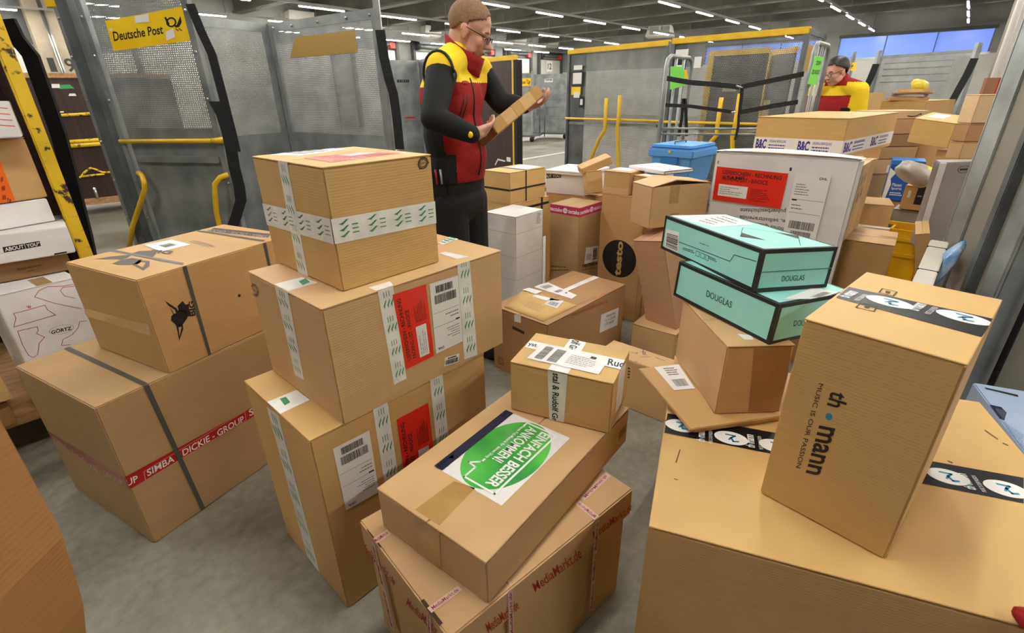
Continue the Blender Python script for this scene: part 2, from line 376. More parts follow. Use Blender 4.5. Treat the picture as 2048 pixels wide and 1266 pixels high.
TP = plain('washed_black_ink', (86, 78, 72), .6)
bird(c.T, [[(0.06344,0.3985),(0.1126,0.378),(0.1608,0.3301),(0.1283,0.2965),(0.1063,0.294),(0.09717,0.3344)], [(0.06436,0.2733),(0.09994,0.293),(0.1353,0.2811),(0.1396,0.2208),(0.1064,0.1809),(0.08215,0.201),(0.06597,0.2365)], [(0.08754,0.1892),(0.1304,0.226),(0.1413,0.1771),(0.1051,0.1133),(0.06909,0.08406)], [(0.1551,0.3428),(0.1991,0.3555),(0.2223,0.3154),(0.2089,0.2563),(0.174,0.2164),(0.1595,0.2693)]], TP)
c.T.poly([(0.09562,0.1715),(0.118,0.1893),(0.1227,0.1693),(0.08597,0.1186)], K('warm'), 1).text([(0.2323,0.3217),(0.2573,0.2266),(0.2221,0.1947),(0.2014,0.2948)], 'BIG', TP, 1, .03).build('print', 'dark grey bird print')
q = [(0.2563,0.4284),(0.2299,0.2649),(0.3423,0.2549),(0.3551,0.4046)]; c.T.quad(q, WHITE, 1).bars(q, (.35, .3, .75, .7), 12, GREY, 2).build('shipping_label', 'white label')
c.T.words([(0.3694,0.3138),(0.3392,0.1246),(0.3679,0.1076),(0.3934,0.299)], (0, 0, 1, 1), 5, GREY, 0, .7, 4, .35).build('print')
q = [(0.5097,0.4011),(0.5469,0.05379),(0.5946,0.09186),(0.5626,0.435)]; c.T.quad(q, plain('brown_black_band', (62, 50, 48), .5), 0).text([(0.5738,0.08233),(0.5374,0.4296),(0.5041,0.3988),(0.5419,0.05829)], 'SIMBA - DICKIE - GROUP', plain('band_grey', (150, 136, 128), .5), 1, .01).build('printed_band')
c.L.quad([(0.01096,0.1742),(-0.01186,0.1391),(0.4328,0.1478),(0.4453,0.1926)], TAPEC, 0).build('packing_tape', 'clear tape over the flap joint')
c.R.ell([(0.3205,0.1794),(0.3315,0.1753),(0.3347,0.1869),(0.3236,0.1909)], .5, .5, .5, .5, BLACK, 0).build('print')
# ---- stack of three cartons, bottom
c = Carton((-0.5420,1.0436,0.0000,0.8126,0.6429,0.4480,0.6723,0.0000,0.0000), 'tall kraft carton at the bottom of the stack of three, standing on the floor', K('gold'), flaps='x')
c.L.quad([(0.1658,0.6497),(0.2536,0.661),(0.2606,0.001982),(0.1718,0.009338)], TAPEW, 0); tape_marks(c.L, [(0.2606,0.001982),(0.2536,0.661),(0.1658,0.6497),(0.1718,0.009338)], 5, 1); c.L.build('printed_tape', 'white tape with green marks')
c.T.quad([(-0.00316,0.2677),(0.08892,0.2655),(0.0907,0.1822),(-0.005186,0.1769)], TAPEW, 0); c.T.poly([(0.03246,0.2553),(0.04988,0.2517),(0.04548,0.2133),(0.02707,0.2089)], TAPEG, 1).build('printed_tape', 'white tape with green marks')
dlabel(c.R, [(0.1702,0.6093),(0.05556,0.6122),(0.05621,0.382),(0.1689,0.3734)], 11)
for a, b in (([(0.1921,0.6706),(0.2426,0.6726),(0.2431,0.3779),(0.1921,0.3825)], 3), ([(0.4016,0.6766),(0.4534,0.6743),(0.456,0.3842),(0.4031,0.3896)], 3)):
    c.R.quad(a, TAPEW, 0); tape_marks(c.R, [a[3], a[0], a[1], a[2]], b, 5); c.R.build('printed_tape', 'white tape with green marks')
pouch(c.R, [(0.3911,0.2705),(0.3858,0.5956),(0.264,0.5959),(0.2661,0.2901)])
# ---- middle
c = Carton((-0.4703,1.1069,0.6723,0.8263,0.6463,0.4466,0.3511,0.0000,0.0000), 'wide kraft carton in the middle of the stack of three, with a red pouch', K('tan'), flaps='x')
c.L.quad([(0.1857,0.3513),(0.2675,0.3491),(0.2441,0.06463),(0.1848,0.05837)], TAPEW, 0); tape_marks(c.L, [(0.2441,0.06463),(0.2675,0.3491),(0.1857,0.3513),(0.1848,0.05837)], 4, 2); c.L.build('printed_tape', 'white tape with green marks')
c.T.quad([(0.001569,0.267),(0.08048,0.2642),(0.08771,0.1834),(0.002481,0.1835)], TAPEW, 0); c.T.poly([(0.05718,0.2345),(0.08226,0.2443),(0.07496,0.2035),(0.04946,0.1958)], TAPEG, 1).build('printed_tape', 'white tape with green marks')
recycle(c.L, [(-0.02724,0.2636),(0.04525,0.2749),(0.06336,0.3233),(0,0.3154)], plain('faint_brown_ink', (110, 82, 56), .6))
for a in ([(0.1616,0.3497),(0.2111,0.3519),(0.2187,0.04967),(0.1737,0.0493)], [(0.4485,0.3699),(0.5001,0.3647),(0.5135,0.007841),(0.4523,0.01495)]):
    c.R.quad(a, TAPEW, 0); tape_marks(c.R, [a[3], a[0], a[1], a[2]], 4, 6); c.R.build('printed_tape', 'white tape with green marks')
c.T.quad([(0.1587,0.03801),(0.226,0.03526),(0.2142,0.001823),(0.1593,-0.002847)], TAPEW, 0).build('printed_tape', 'white tape with green marks'); c.T.quad([(0.4892,0.134),(0.513,0.1324),(0.5266,0.02922),(0.4853,0.04098)], TAPEW, 0).build('printed_tape', 'white tape with green marks')
q = [(0.565,0.2297),(0.5632,0.2013),(0.6666,0.2176),(0.661,0.2668)]; c.T.quad(q, WHITE, 1).words(q, (.1, .1, .9, .9), 4, TAPEG, 2, .8).build('shipping_label', 'white label')
pouch(c.R, [(0.3286,0.08202),(0.3226,0.3241),(0.2056,0.3266),(0.2219,0.08067)])
dlabel(c.R, [(0.4474,0.3168),(0.3352,0.3205),(0.3368,0.08553),(0.4498,0.08569)], 21)
q = [(0.3632,0.02739),(0.4262,0.01728),(0.4321,0.04716),(0.3709,0.05707)]; c.R.quad(q, WHITE, 1).bars(q, (.08, .1, .92, .65), 22).words(q, (.2, .7, .8, .95), 1, BLACK, 2, 1, 2, .6).build('barcode_label', 'small white barcode label')
# ---- top
c = Carton((-0.4513,1.2201,1.0235,0.8277,0.3360,0.4064,0.3229,0.0000,0.0000), 'small kraft carton on top of the stack of three, with crossed white and green tape', K('gold'), flaps='x')
c.L.quad([(0.1698,0.322),(0.2246,0.3219),(0.2147,-0.007982),(0.1522,-0.002316)], TAPEW, 0); tape_marks(c.L, [(0.2147,-0.007982),(0.2246,0.3219),(0.1698,0.322),(0.1522,-0.002316)], 4, 3)
c.L.quad([(-0.0005876,0.1864),(0.4048,0.1983),(0.404,0.1316),(-0.007859,0.1199)], TAPEW, 1); tape_marks(c.L, [(-0.007859,0.1199),(0.404,0.1316),(0.4048,0.1983),(-0.0005876,0.1864)], 4, 8); c.L.build('printed_tape', 'crossed white tape with green marks')
q = [(-0.001191,0.1323),(0.3346,0.1235),(0.3361,0.1891),(-0.001171,0.1968)]; c.R.quad(q, TAPEW, 0); tape_marks(c.R, q, 4, 9); c.R.build('printed_tape', 'white tape with green marks')
recycle(c.R, [(0.2804,0.2824),(0.3224,0.2852),(0.3263,0.3205),(0.2846,0.3176)])
pouch(c.T, [(0.2397,0.2229),(0.06122,0.2189),(0.06066,0.06173),(0.3146,0.09307)], lay=0)
q = [(0.04123,0.3881),(0.08005,0.28),(0.2698,0.3392),(0.2448,0.4663)]; c.T.quad(q, WHITE, 0).words(q, (.1, .2, .9, .8), 4, GREY, 1, .8).build('shipping_label', 'white label')
# ---- lidded carton with red lettered straps (front centre)
b = (-0.1451,0.6628,0.0000,0.7144,0.6508,0.4314,0.4436,0.0000,0.0000); x, y, z, a, wr, wl, h, rx, ry = b
c = Carton(b, 'lidded kraft carton with red lettered white straps, on the floor at the front centre', K('tan'), flaps=None, cat='box')
bpy.data.objects.remove(c.body)
mb = MB(); mb.box((.012, .012, 0), (wr-.012, wl-.012, h-.02), K('tan')); mb.build('body', c.o, .004)
mb = MB(); mb.box((0, 0, h-.1), (wr, wl, h), K('tan')); mb.build('lid', c.o, .004)
MS = plain('pale_strap', (214, 190, 176), .35)
def mstrap(F, q, flip=False):
    F.quad(q, MS, 1); r = [q[3], q[2], q[1], q[0]] if flip else q; L = (Vector(r[1])-Vector(r[0])).length; n = max(1, int(L/.11))
    for i in range(n): F.text(r, 'MediaMarkt.de', REDI, 2, .01, ((i+.08)/n, .2, (i+.92)/n, .8))
    F.build('lettered_strap', 'white strap with red lettering')
mstrap(c.T, [(-0.003301,0.3272),(0.04147,0.3309),(0.04121,0.3507),(-0.00425,0.3488)]); mstrap(c.L, [(0.09357,0.09908),(0.06486,0.4215),(0.09109,0.4296),(0.1214,0.1069)])
mstrap(c.T, [(0.003324,0.07412),(0.08827,0.07351),(0.08598,0.08916),(0.002151,0.09071)]); mstrap(c.L, [(0.3263,0.3196),(0.3458,0.4479),(0.3635,0.4503),(0.347,0.3351)])
mstrap(c.T, [(0.1726,0.02504),(0.1712,0.01079),(0.1837,0.006434),(0.1856,0.02207)]); mstrap(c.R, [(0.1803,0.2671),(0.1795,0.4401),(0.1622,0.4558),(0.1663,0.2673)])
mstrap(c.T, [(0.4756,-0.001751),(0.4809,0.07272),(0.4993,0.07711),(0.4958,-0.0005312)]); mstrap(c.R, [(0.4988,0.05838),(0.497,0.4378),(0.4781,0.4386),(0.4835,0.06181)])
mstrap(c.T, [(0.5062,0.07848),(0.6432,0.09472),(0.6425,0.07531),(0.511,0.06408)])
for q in ([(0.2533,0.3603),(0.4322,0.3388),(0.4158,0.3899),(0.2421,0.4012)], [(0.1033,0.3563),(0.2004,0.3504),(0.1905,0.3915),(0.09434,0.3992)], [(0.4785,0.372),(0.6593,0.3566),(0.6523,0.3881),(0.4704,0.4064)]): c.R.text(q, 'MediaMarkt.de', REDI, 0, .005).build('print', 'red shop lettering')
for q in ([(-0.02848,0.3185),(0.1745,0.3539),(0.1939,0.3943),(0.002497,0.3669)], [(0.232,0.3435),(0.4109,0.4032),(0.4202,0.4398),(0.2492,0.3871)]): c.L.text(q, 'MediaMarkt.de', REDI, 0, .005).build('print', 'red shop lettering')
SLOT = plain('slot_shadow_board', (70, 52, 34), .9)
for q in ([(-0.007194,0.3857),(0.002445,0.3879),(0.004779,0.3117),(-0.004498,0.31)], [(0.0007703,0.1158),(0.008876,0.115),(0.009661,0.03824),(0,0.0378)]): c.T.quad(q, SLOT, 0).build('slot', 'dark cut slot in the lid')
# ---- flat carton with green poster label
c = Carton((-0.0649,0.7396,0.4436,0.9105,0.7114,0.3705,0.1350,0.0000,0.0000), 'long flat kraft carton with a green poster label, lying on the lidded carton', K('tan'), flaps='x')
q = [(0.4678,0.07282),(0.1454,0.07289),(0.1455,0.3085),(0.4657,0.3108)]          # bl, br, tr, tl of the poster in its reading direction
NAVY = plain('navy_print', (24, 28, 58), .35); GRN = mottled('green_print', (40, 150, 60), (96, 204, 84), 5, .3, coat=.3)
c.T.quad(q, WHITE, 0)
# text runs from the right corner to the lower corner, its top towards the lower right, so the poster's own axes are turned
P = [(0.4657,0.3108),(0.1455,0.3085),(0.1454,0.07289),(0.4678,0.07282)]          # bl, br, tr, tl with the navy strip along the bottom edge
c.T.rect(P, 0, 0, 1, .13, NAVY, 2).ell(P, .5, .54, .485, .45, GRN, 1, 40)
W2 = plain('poster_white', (240, 244, 240), .4)
c.T.qline(P, [(.05, .84), (.94, .84), (.94, .4), (.8, .4), (.79, .28), (.72, .4), (.68, .4)], .006, W2, 2)
c.T.text(P, 'EINFACH BESSER', W2, 3, .03, (.08, .65, .9, .8)).qline(P, [(.1, .4), (.05, .4), (.05, .84)], .006, W2, 2).text(P, 'ANKOMMEN!', W2, 3, .02, (.08, .46, .64, .61)).text(P, 'Neues PoS-Material für deinen Shop', W2, 3, .008, (.11, .37, .66, .43))
c.T.poly([P[0] if 0 else Face.bl(P, .8, .04), Face.bl(P, .83, .1), Face.bl(P, .86, .04)], TAPEG, 2).text(P, 'mobilcom debitel', W2, 2, 0, (.87, .03, .99, .09)).words(P, (.02, .03, .12, .1), 2, GREY, 2)
c.T.build('poster_label', 'green, white and navy poster label')
c.T.quad([(0.009036,0.2354),(0.1368,0.226),(0.1515,0.1648),(0.01095,0.1524)], TAPEB, 0).build('packing_tape', 'brown packing tape'); c.L.quad([(0.1433,0.1235),(0.2303,0.1464),(0.2193,-0.0195),(0.1368,-0.006021)], TAPEB, 0).build('packing_tape', 'brown packing tape')
q = [(0.6471,0.04261),(0.696,0.049),(0.6956,0.08074),(0.6448,0.07713)]; c.R.bars(q, (0, 0, 1, 1), 14, plain('dim_ink', (100, 72, 46), .6), 0, along='b').build('barcode')
# ---- small taped carton on it
c = Carton((0.2821,1.1676,0.5786,1.1371,0.2136,0.3203,0.1768,0.0000,0.0000), 'small kraft carton with white lettered tape, on the flat carton with the green poster', K('gold'), flaps='x')
c.L.quad([(0.1229,0.1743),(0.1852,0.173),(0.1791,0.002171),(0.1314,0.001216)], TAPEW, 0).text([(0.1393,0.1705),(0.1404,-0.00082),(0.1591,0),(0.1625,0.1701)], 'stal & Rudolf Gr', BLACK, 1, .02).build('lettered_tape', 'white tape with black lettering')
c.T.quad([(-0.002663,0.1965),(-0.003489,0.1341),(0.2085,0.1415),(0.2159,0.1973)], TAPEW, 0).text([(0.2106,0.1913),(0.1442,0.1803),(0.1412,0.162),(0.2088,0.15)], 'olf Gr', BLACK, 1, .02).quad([(0.1026,0.3136),(0.1504,0.3162),(0.1414,-0.008183),(0.08065,-0.0142)], TAPEW, 1)
c.T.text([(0.09125,0.04157),(0.09301,-0.007047),(0.1331,-0.004006),(0.1312,0.0472)], 'Rud', BLACK, 2, .02).text([(0.1082,0.309),(0.1069,0.2775),(0.1339,0.2832),(0.1361,0.3137)], 'yst', BLACK, 2, .02).build('lettered_tape', 'white tape with black lettering')
q = [(0.03623,0.2795),(0.02885,0.051),(0.1237,0.0453),(0.144,0.2681)]; c.T.quad(q, WHITE, 2).bars(q, (.08, .1, .2, .92), 26, GREY, 3, 3, 'b').bars(q, (.26, .1, .4, .92), 26, GREY, 3, 4, 'b').words(q, (.5, .2, .9, .8), 6, GREY, 3, .6, 4, .25).rect(q, .76, .8, .84, .95, BLACK, 3).build('shipping_label', 'white shipping label')
c.R.quad([(0.06276,0.1884),(0.1652,0.1572),(0.1444,0.02073),(0.05416,0.03771)], TAPEW, 0).build('lettered_tape', 'crumpled white tape')
# ---- very large carton at front right
c = Carton((0.3062,0.8184,0.0000,-0.3676,0.9221,0.8510,0.5923,0.0000,0.0000), 'very large kraft carton with black printed tape, filling the front right corner', K('gold'), flaps='x', bevel=.006)
BT = plain('black_glossy_tape', (18, 18, 22), .42, spec=.3)
def thtext(F, q, m=WHITE):
    F.text(q, 'th', m, 2, .02, (0, 0, .2, 1)).text(q, 'mann', m, 2, .02, (.33, 0, 1, .74)).ell(q, .265, .38, .045, .2, BLUE, 2)
def ttape(F, q, items, ru=.055, rv=.03):
    """q: the tape (bl, br, tr, tl); items: centres in u-v"""
    F.quad(q, BT, 0); d = (Vector(q[1])-Vector(q[0])).normalized(); n = Vector((-d.y, d.x))
    for k, (u, v) in items:
        cc = Vector((u, v)); w = lambda i, j: tuple(cc+d*i+n*j)
        if k == 'o':
            F.ell([w(-ru, -rv), w(ru, -rv), w(ru, rv), w(-ru, rv)], .5, .5, .5, .5, WHITE, 1, 32)
            qq = [w(-ru, -rv), w(ru, -rv), w(ru, rv), w(-ru, rv)]
            F.qline(qq, [(.36, .72), (.62, .7), (.5, .5), (.56, .25), (.7, .3)], .006, BLUE, 2); F.qline(qq, [(.44, .35), (.52, .55)], .005, BLUE, 2)
        else:
            thtext(F, [w(-.008, -rv), w(-.008, rv), w(-.032, rv), w(-.032, -rv)]); F.text([w(.012, -rv), w(.012, rv), w(.002, rv), w(.002, -rv)], 'MUSIC IS OUR PASSION', WHITE, 2)
    F.build('printed_tape', 'black tape with white ovals')
def U1(l): return l[0]
ttape(c.T, [(0.003776,0.3603),(0.8288,0.371),(0.8735,0.4773),(0.004556,0.4619)], [('o', U1([(0.04739,0.4104)])), ('t', U1([(0.1227,0.3831)])), ('o', U1([(0.1844,0.3987)])), ('t', U1([(0.2536,0.4027)])), ('o', U1([(0.3024,0.4026)])), ('o', U1([(0.6971,0.4181)])), ('t', U1([(0.7511,0.4128)])), ('o', U1([(0.8131,0.4143)]))], .045, .03)
v0 = U1([(0.003776,0.3603)])[1]; L_ = (0.3062,0.8184,0.0000,-0.3676,0.9221,0.8510,0.5923,0.0000,0.0000)[5]; hh = (0.3062,0.8184,0.0000,-0.3676,0.9221,0.8510,0.5923,0.0000,0.0000)[6]
c.L.quad([(L_-v0, hh), (L_-v0, hh-.09), (L_-v0-.075, hh-.09), (L_-v0-.075, hh)], BT, 0).build('printed_tape', 'black tape end')
for p in ([(0.04219,0.2407),(0.05006,0.2997),(0.05265,0.2989),(0.04528,0.2387)], [(0.0431,0.1769),(0.05306,0.1761),(0.05323,0.1733),(0.04283,0.1739)], [(0.8729,0.684),(0.8882,0.6456),(0.8849,0.6404),(0.8696,0.6786)], [(0.7214,0.4916),(0.7309,0.4868),(0.7277,0.4809),(0.7186,0.4871)], [(0.8922,0.6298),(0.9015,0.6214),(0.8982,0.6164),(0.889,0.6248)]): c.T.poly(p, plain('scuff_brown', (96, 68, 36), .8), 0)
c.T.build('scuff_marks')
# ---- tall carton standing on it
c = Carton((0.7778,0.7195,0.5923,0.7216,0.4158,0.2605,0.4753,0.0000,0.0000), 'tall kraft carton with black and blue company lettering, standing upright on the very large carton', K('gold'), flaps='y')
INK = plain('soft_black_ink', (34, 30, 28), .6)
c.L.text([(0.08122,0.3391),(0.08156,0.3023),(0.115,0.3051),(0.1131,0.3413)], 'th', INK, 0, .02).text([(0.07879,0.2483),(0.08017,0.1181),(0.1073,0.1264),(0.1095,0.2564)], 'mann', INK, 0, .02)
c.L.ell([(0.08607,0.268),(0.09867,0.2704),(0.09747,0.2873),(0.08444,0.2848)], .5, .5, .5, .5, BLUE, 0).text([(0.05665,0.3445),(0.05915,0.1193),(0.0684,0.122),(0.06566,0.3459)], 'MUSIC IS OUR PASSION', INK, 0).build('print', 'black company lettering with a blue dot')
ttape(c.T, [(0.1682,0.2541),(0.1472,0.001445),(0.2692,-0.002477),(0.2625,0.2558)], [('o', U1([(0.222,0.1654)])), ('t', U1([(0.2294,0.09958)])), ('o', U1([(0.2333,0.04131)])), ('t', U1([(0.2063,0.2222)]))], .045, .028)
for q in ([(0.1364,0.2054),(0.1391,0.1733),(0.1767,0.1755),(0.172,0.2066)], [(0.2706,0.1968),(0.2693,0.1689),(0.3035,0.1701),(0.3055,0.1987)]): c.T.line(q+[q[0]], .003, INK, 1); c.T.fig(q, [(.35, .3), (.65, .3), (.65, .7), (.35, .7)], INK, 1)
c.T.build('print')
wl_ = (0.7778,0.7195,0.5923,0.7216,0.4158,0.2605,0.4753,0.0000,0.0000)[5]; h_ = (0.7778,0.7195,0.5923,0.7216,0.4158,0.2605,0.4753,0.0000,0.0000)[6]; e = U1([(0.1472,0.001445)])
c.R.build('x') if c.R.mb.v else None
tq = [(0.1472,0.001445),(0.2692,-0.002477)]
# ---- flat folded mailer under the corner
c = Carton((0.5189,1.1462,0.5923,0.1897,0.4500,0.3411,0.0216,0.0000,0.0000), 'flat brown book mailer with a white label, lying under the small plain kraft box', K('warm'), flaps=None, name='book_mailer', cat='mailer')
mb = MB(); mb.box((-.012, -.004, (0.5189,1.1462,0.5923,0.1897,0.4500,0.3411,0.0216,0.0000,0.0000)[6]*.55), ((0.5189,1.1462,0.5923,0.1897,0.4500,0.3411,0.0216,0.0000,0.0000)[4], (0.5189,1.1462,0.5923,0.1897,0.4500,0.3411,0.0216,0.0000,0.0000)[5]+.006, (0.5189,1.1462,0.5923,0.1897,0.4500,0.3411,0.0216,0.0000,0.0000)[6]+.0005), K('warm')); mb.build('flap', c.o, .002)
c.T.O = c.T.O+Vector((0, 0, .001)); q = [(0.04061,0.1905),(0.1119,0.1856),(0.1377,0.34),(0.04442,0.3481)]; c.T.quad(q, WHITE, 0).bars(q, (.25, .12, .85, .4), 18, GREY, 1).words(q, (.3, .55, .8, .9), 4, GREY, 1).build('shipping_label', 'white label')
# ---- plain box above
c = Carton((0.6053,1.2097,0.6139,0.0255,0.1924,0.3575,0.2308,0.0000,0.0000), 'plain kraft carton under the two turquoise boxes', K('tan'), flaps='x')
c.R.quad([(0.0751,0.2265),(0.1829,0.2247),(0.2046,0.005651),(0.09905,0.007701)], mottled('dark_tape', (152, 112, 72), (164, 124, 82), 8, .3, coat=.3), 0).build('packing_tape', 'brown packing tape')
c.T.quad([(0.05982,0.07599),(0.06325,0.03708),(0.09101,0.03423),(0.09751,0.06408)], WHITE, 0).build('shipping_label', 'white label corner')
# ---- turquoise boxes
def teal(b, label):
    c = Carton(b, label, TEAL, flaps=None, name='turquoise_box', bevel=.002); wr, wl, h = b[4:7]; e = .011
    for F, W, H in ((c.R, wr, h), (c.L, wl, h), (c.T, wr, wl)):
        for q in ([(0, 0), (W, 0), (W, e), (0, e)], [(0, H-e), (W, H-e), (W, H), (0, H)], [(0, e), (e, e), (e, H-e), (0, H-e)], [(W-e, e), (W, e), (W, H-e), (W-e, H-e)]):
            if F is c.T: q = [(u if abs(u-W) > e*1.1 else W-(W-u)*.5, v) for u, v in q]
            F.quad(q, BLACK, 0)
        F.build('edge_band', 'black edge band')
    return c
c = teal((0.7228,1.2148,0.8446,0.4037,0.3000,0.3995,0.1232,0.0164,0.0444), 'lower of the two turquoise boxes with black edges')
c.L.text([(0.1438,0.05015),(0.2478,0.05139),(0.247,0.07197),(0.1428,0.07166)], 'DOUGLAS', plain('dark_teal_ink', (26, 60, 58), .5), 0).build('print')
c.R.text([(0.0816,0.04548),(0.1751,0.03515),(0.1708,0.05452),(0.0778,0.06486)], 'DOUGLAS', plain('dark_teal_ink', (26, 60, 58), .5), 0).build('print')
q = [(0.04302,0.02607),(0.1421,-0.008137),(0.2508,0.008826),(0.2173,0.06226)]; c.T.quad(q, WHITE, 1).bars(q, (.6, .2, .9, .8), 16, GREY, 2).build('shipping_label', 'white label')
c = teal((0.6925,1.2967,0.9678,0.2535,0.2590,0.5009,0.1234,-0.0224,0.0557)[:2]+((0.6925,1.2967,0.9678,0.2535,0.2590,0.5009,0.1234,-0.0224,0.0557)[2]+.005,)+(0.6925,1.2967,0.9678,0.2535,0.2590,0.5009,0.1234,-0.0224,0.0557)[3:], 'upper turquoise box with barcode and black edges, skewed on the lower one')
DT = plain('dark_teal_ink', (26, 60, 58), .5)
q = [(0.02378,0.009385),(0.1131,0.009956),(0.0999,0.08297),(0.01729,0.07631)]; c.L.quad(q, WHITE, 0).bars(q, (.1, .1, .95, .82), 11, BLACK, 1, 3, 'b').build('barcode_label', 'white barcode')
c.L.line([(0.1093,0.05063),(0.3813,0.05727),(0.3932,0.08048),(0.4851,0.08674)], .0022, DT, 0).text([(0.2199,0.07252),(0.2715,0.07352),(0.2728,0.07865),(0.2221,0.0786)], 'douglas.de', DT, 0).words([(0.1369,0.02956),(0.2071,0.03299),(0.2059,0.044),(0.1386,0.03912)], (0, 0, 1, 1), 2, DT, 0).words([(0.2795,0.03761),(0.3245,0.03672),(0.3235,0.04593),(0.2792,0.04787)], (0, 0, 1, 1), 2, DT, 0)
for q in ([(0.2133,0.02964),(0.2326,0.02998),(0.2309,0.04571),(0.2126,0.04579)], [(0.2385,0.03039),(0.2602,0.03092),(0.2595,0.04609),(0.2379,0.04574)], [(0.2661,0.03076),(0.2817,0.03032),(0.2799,0.04563),(0.2644,0.0462)]): c.L.line(q+[q[0]], .0015, DT, 0)
c.L.build('print')
c.R.text([(0.08812,0.02768),(0.1688,0.02718),(0.1666,0.04403),(0.0864,0.04428)], 'DOUGLAS', DT, 0).line([(0.008784,0.05905),(0.2568,0.06021)], .003, plain('teal_seam', (70, 140, 128), .6), 1).build('print')
q = [(0.0263,0.3896),(0.05199,0.2929),(0.2311,0.3137),(0.2495,0.4906)]; c.T.quad(q, WHITE, 0).quad([(0.0194,0.4942),(0.0263,0.3896),(0.2495,0.4906),(0.1911,0.4959)], WHITE, 0).words(q, (.1, .1, .9, .9), 5, GREY, 1, .6, 3, .3).build('shipping_label', 'white label')
c.T.poly([(0.0908,0.2038),(0.04788,0.1558),(0.09605,0.103)], BLACK, 0).poly([(0.2168,0.1962),(0.2535,0.1427),(0.2199,0.1037)], BLACK, 0).line([(0.0908,0.2038),(0.1519,0.2734),(0.2535,0.1427),(0.1538,0.02957)], .002, DT, 0).build('print', 'black zigzag mark')

# ================================================================ cartons in the middle
c = Carton((0.1842,2.2912,0.0000,0.8245,0.7843,0.4053,0.4025,0.0000,0.0000), 'brown carton with red lettering on the floor, under the big yellow-brown envelope', K('brown'), flaps='x')
c.T.quad([(0.4169,0.2464),(0.4429,0.2067),(0.7826,0.1949),(0.7903,0.2377)], TAPEW, 0).build('packing_tape', 'white tape'); c.T.text([(0.3845,0.4222),(0.4648,0.4033),(0.4935,0.438),(0.418,0.459)], 'GREEN', REDI, 0, .01)
c.T.text([(0.3049,0.03127),(0.5958,-0.009423),(0.6217,0.01279),(0.3264,0.05259)], 'NIEDEREGGER LÜBECK', plain('pale_red_ink', (168, 80, 60), .6), 0, 0).build('print', 'red lettering')
c.R.text([(0.2168,0.3774),(0.5892,0.3431),(0.5826,0.3657),(0.2124,0.3979)], 'NIEDEREGGER LÜBECK', REDI, 0, 0).build('print', 'red lettering')
q = [(0.5095,0.164),(0.7209,0.1413),(0.72,0.2655),(0.5194,0.2839)]; c.R.quad(q, WHITE, 0).text(q, 'Fixtermin', BLACK, 1, 0, (.3, .72, .8, .86)).text(q, '11.11.2018', BLACK, 1, 0, (.25, .5, .82, .63)).text(q, '1771604', BLACK, 1, 0, (.25, .28, .75, .42)).build('date_label', 'white date label')
c.L.quad([(0.1722,0.3962),(0.2207,0.4053),(0.2203,0.3581),(0.1714,0.3538)], TAPEW, 0).build('packing_tape', 'white tape'); c.L.quad([(0.1578,0.3228),(0.2477,0.3139),(0.2426,0.2952),(0.1548,0.3036)], SLOT, 0).build('slot', 'dark hand hole')
q = [(0.03257,0.03586),(0.08509,0.02607),(0.08402,0.08462),(0.03329,0.09304)]; recycle(c.L, q, plain('brick_ink', (150, 64, 44), .6))
zt = (0.1842,2.2912,0.0000,0.8245,0.7843,0.4053,0.4025,0.0000,0.0000)[6]
pl = [(-0.0429,2.538,0.405),(0.1634,2.335,0.405),(0.3687,2.54,0.405),(0.08168,2.814,0.405)]
e = thing('padded_envelope', 'yellow-brown padded envelope with white labels, lying on the red-lettered brown carton', 'envelope', (pl[0][0], pl[0][1], zt))
O = Vector(pl[0]); loc = [Vector((p[0]-O.x, p[1]-O.y, 0)) for p in pl]
ENV = mottled('manila_paper', (206, 166, 96), (216, 178, 110), 5, .6, bump=.4, bscale=6)
mb = MB(); n = 8; vs = []; fs = []
for s_ in (0, 1):
    for i in range(n+1):
        for j in range(n+1):
            a, b2 = i/n, j/n; p = loc[0]*(1-a)*(1-b2)+loc[1]*a*(1-b2)+loc[2]*a*b2+loc[3]*(1-a)*b2
            hgt = .012*min(1, 6*min(a, 1-a, b2, 1-b2)); vs.append((p.x, p.y, .001+(hgt+.002 if s_ else 0)))
N = n+1
for i in range(n):
    for j in range(n):
        k = i*N+j; fs.append((k+N*N, k+N+N*N, k+N+1+N*N, k+1+N*N)); fs.append((k, k+1, k+N+1, k+N))
for i in range(n):
    for k, st in ((i, 1), (N*n+i, 1)): fs.append((k, k+1, k+1+N*N, k+N*N))
    for k in (i*N, i*N+n): fs.append((k, k+N, k+N+N*N, k+N*N))
mb.add(vs, fs, ENV, True); mb.build('body', e)
EF = Face((0, 0, .0155), (1, 0, 0), (0, 1, 0), e)
def elab(s): return [(p[0]-O.x, p[1]-O.y) for p in s]
EF.quad(elab([(0.06439,2.765,0.42),(0.1417,2.687,0.42),(0.1836,2.73,0.42),(0.1077,2.792,0.42)]), WHITE, 0); q = [(0.3743,0.4249),(0.3694,0.1143),(0.4332,0.1227),(0.4938,0.3883)]; c.T.quad(q, WHITE, 2).bars(q, (.12, .2, .3, .8), 10, GREY, 3).bars(q, (.5, .2, .62, .8), 10, GREY, 3).rect(q, .72, .55, .76, .75, BLACK, 3).build('shipping_label', 'white label')
q = elab([(0.1809,2.533,0.42),(0.2486,2.469,0.42),(0.2984,2.579,0.42),(0.2272,2.621,0.42)]); EF.quad(q, WHITE, 0).bars(q, (.2, .15, .85, .6), 12, GREY, 1).quad(elab([(0.1205,2.65,0.42),(0.1946,2.589,0.42),(0.2935,2.579,0.42),(0.1391,2.677,0.42)]), WHITE, 0).words(elab([(0.0675,2.508,0.42),(0.1545,2.419,0.42),(0.1987,2.508,0.42),(0.1095,2.582,0.42)]), (0, 0, 1, 1), 5, GREY, 0, .6, 4, .2).build('shipping_label', 'white labels')

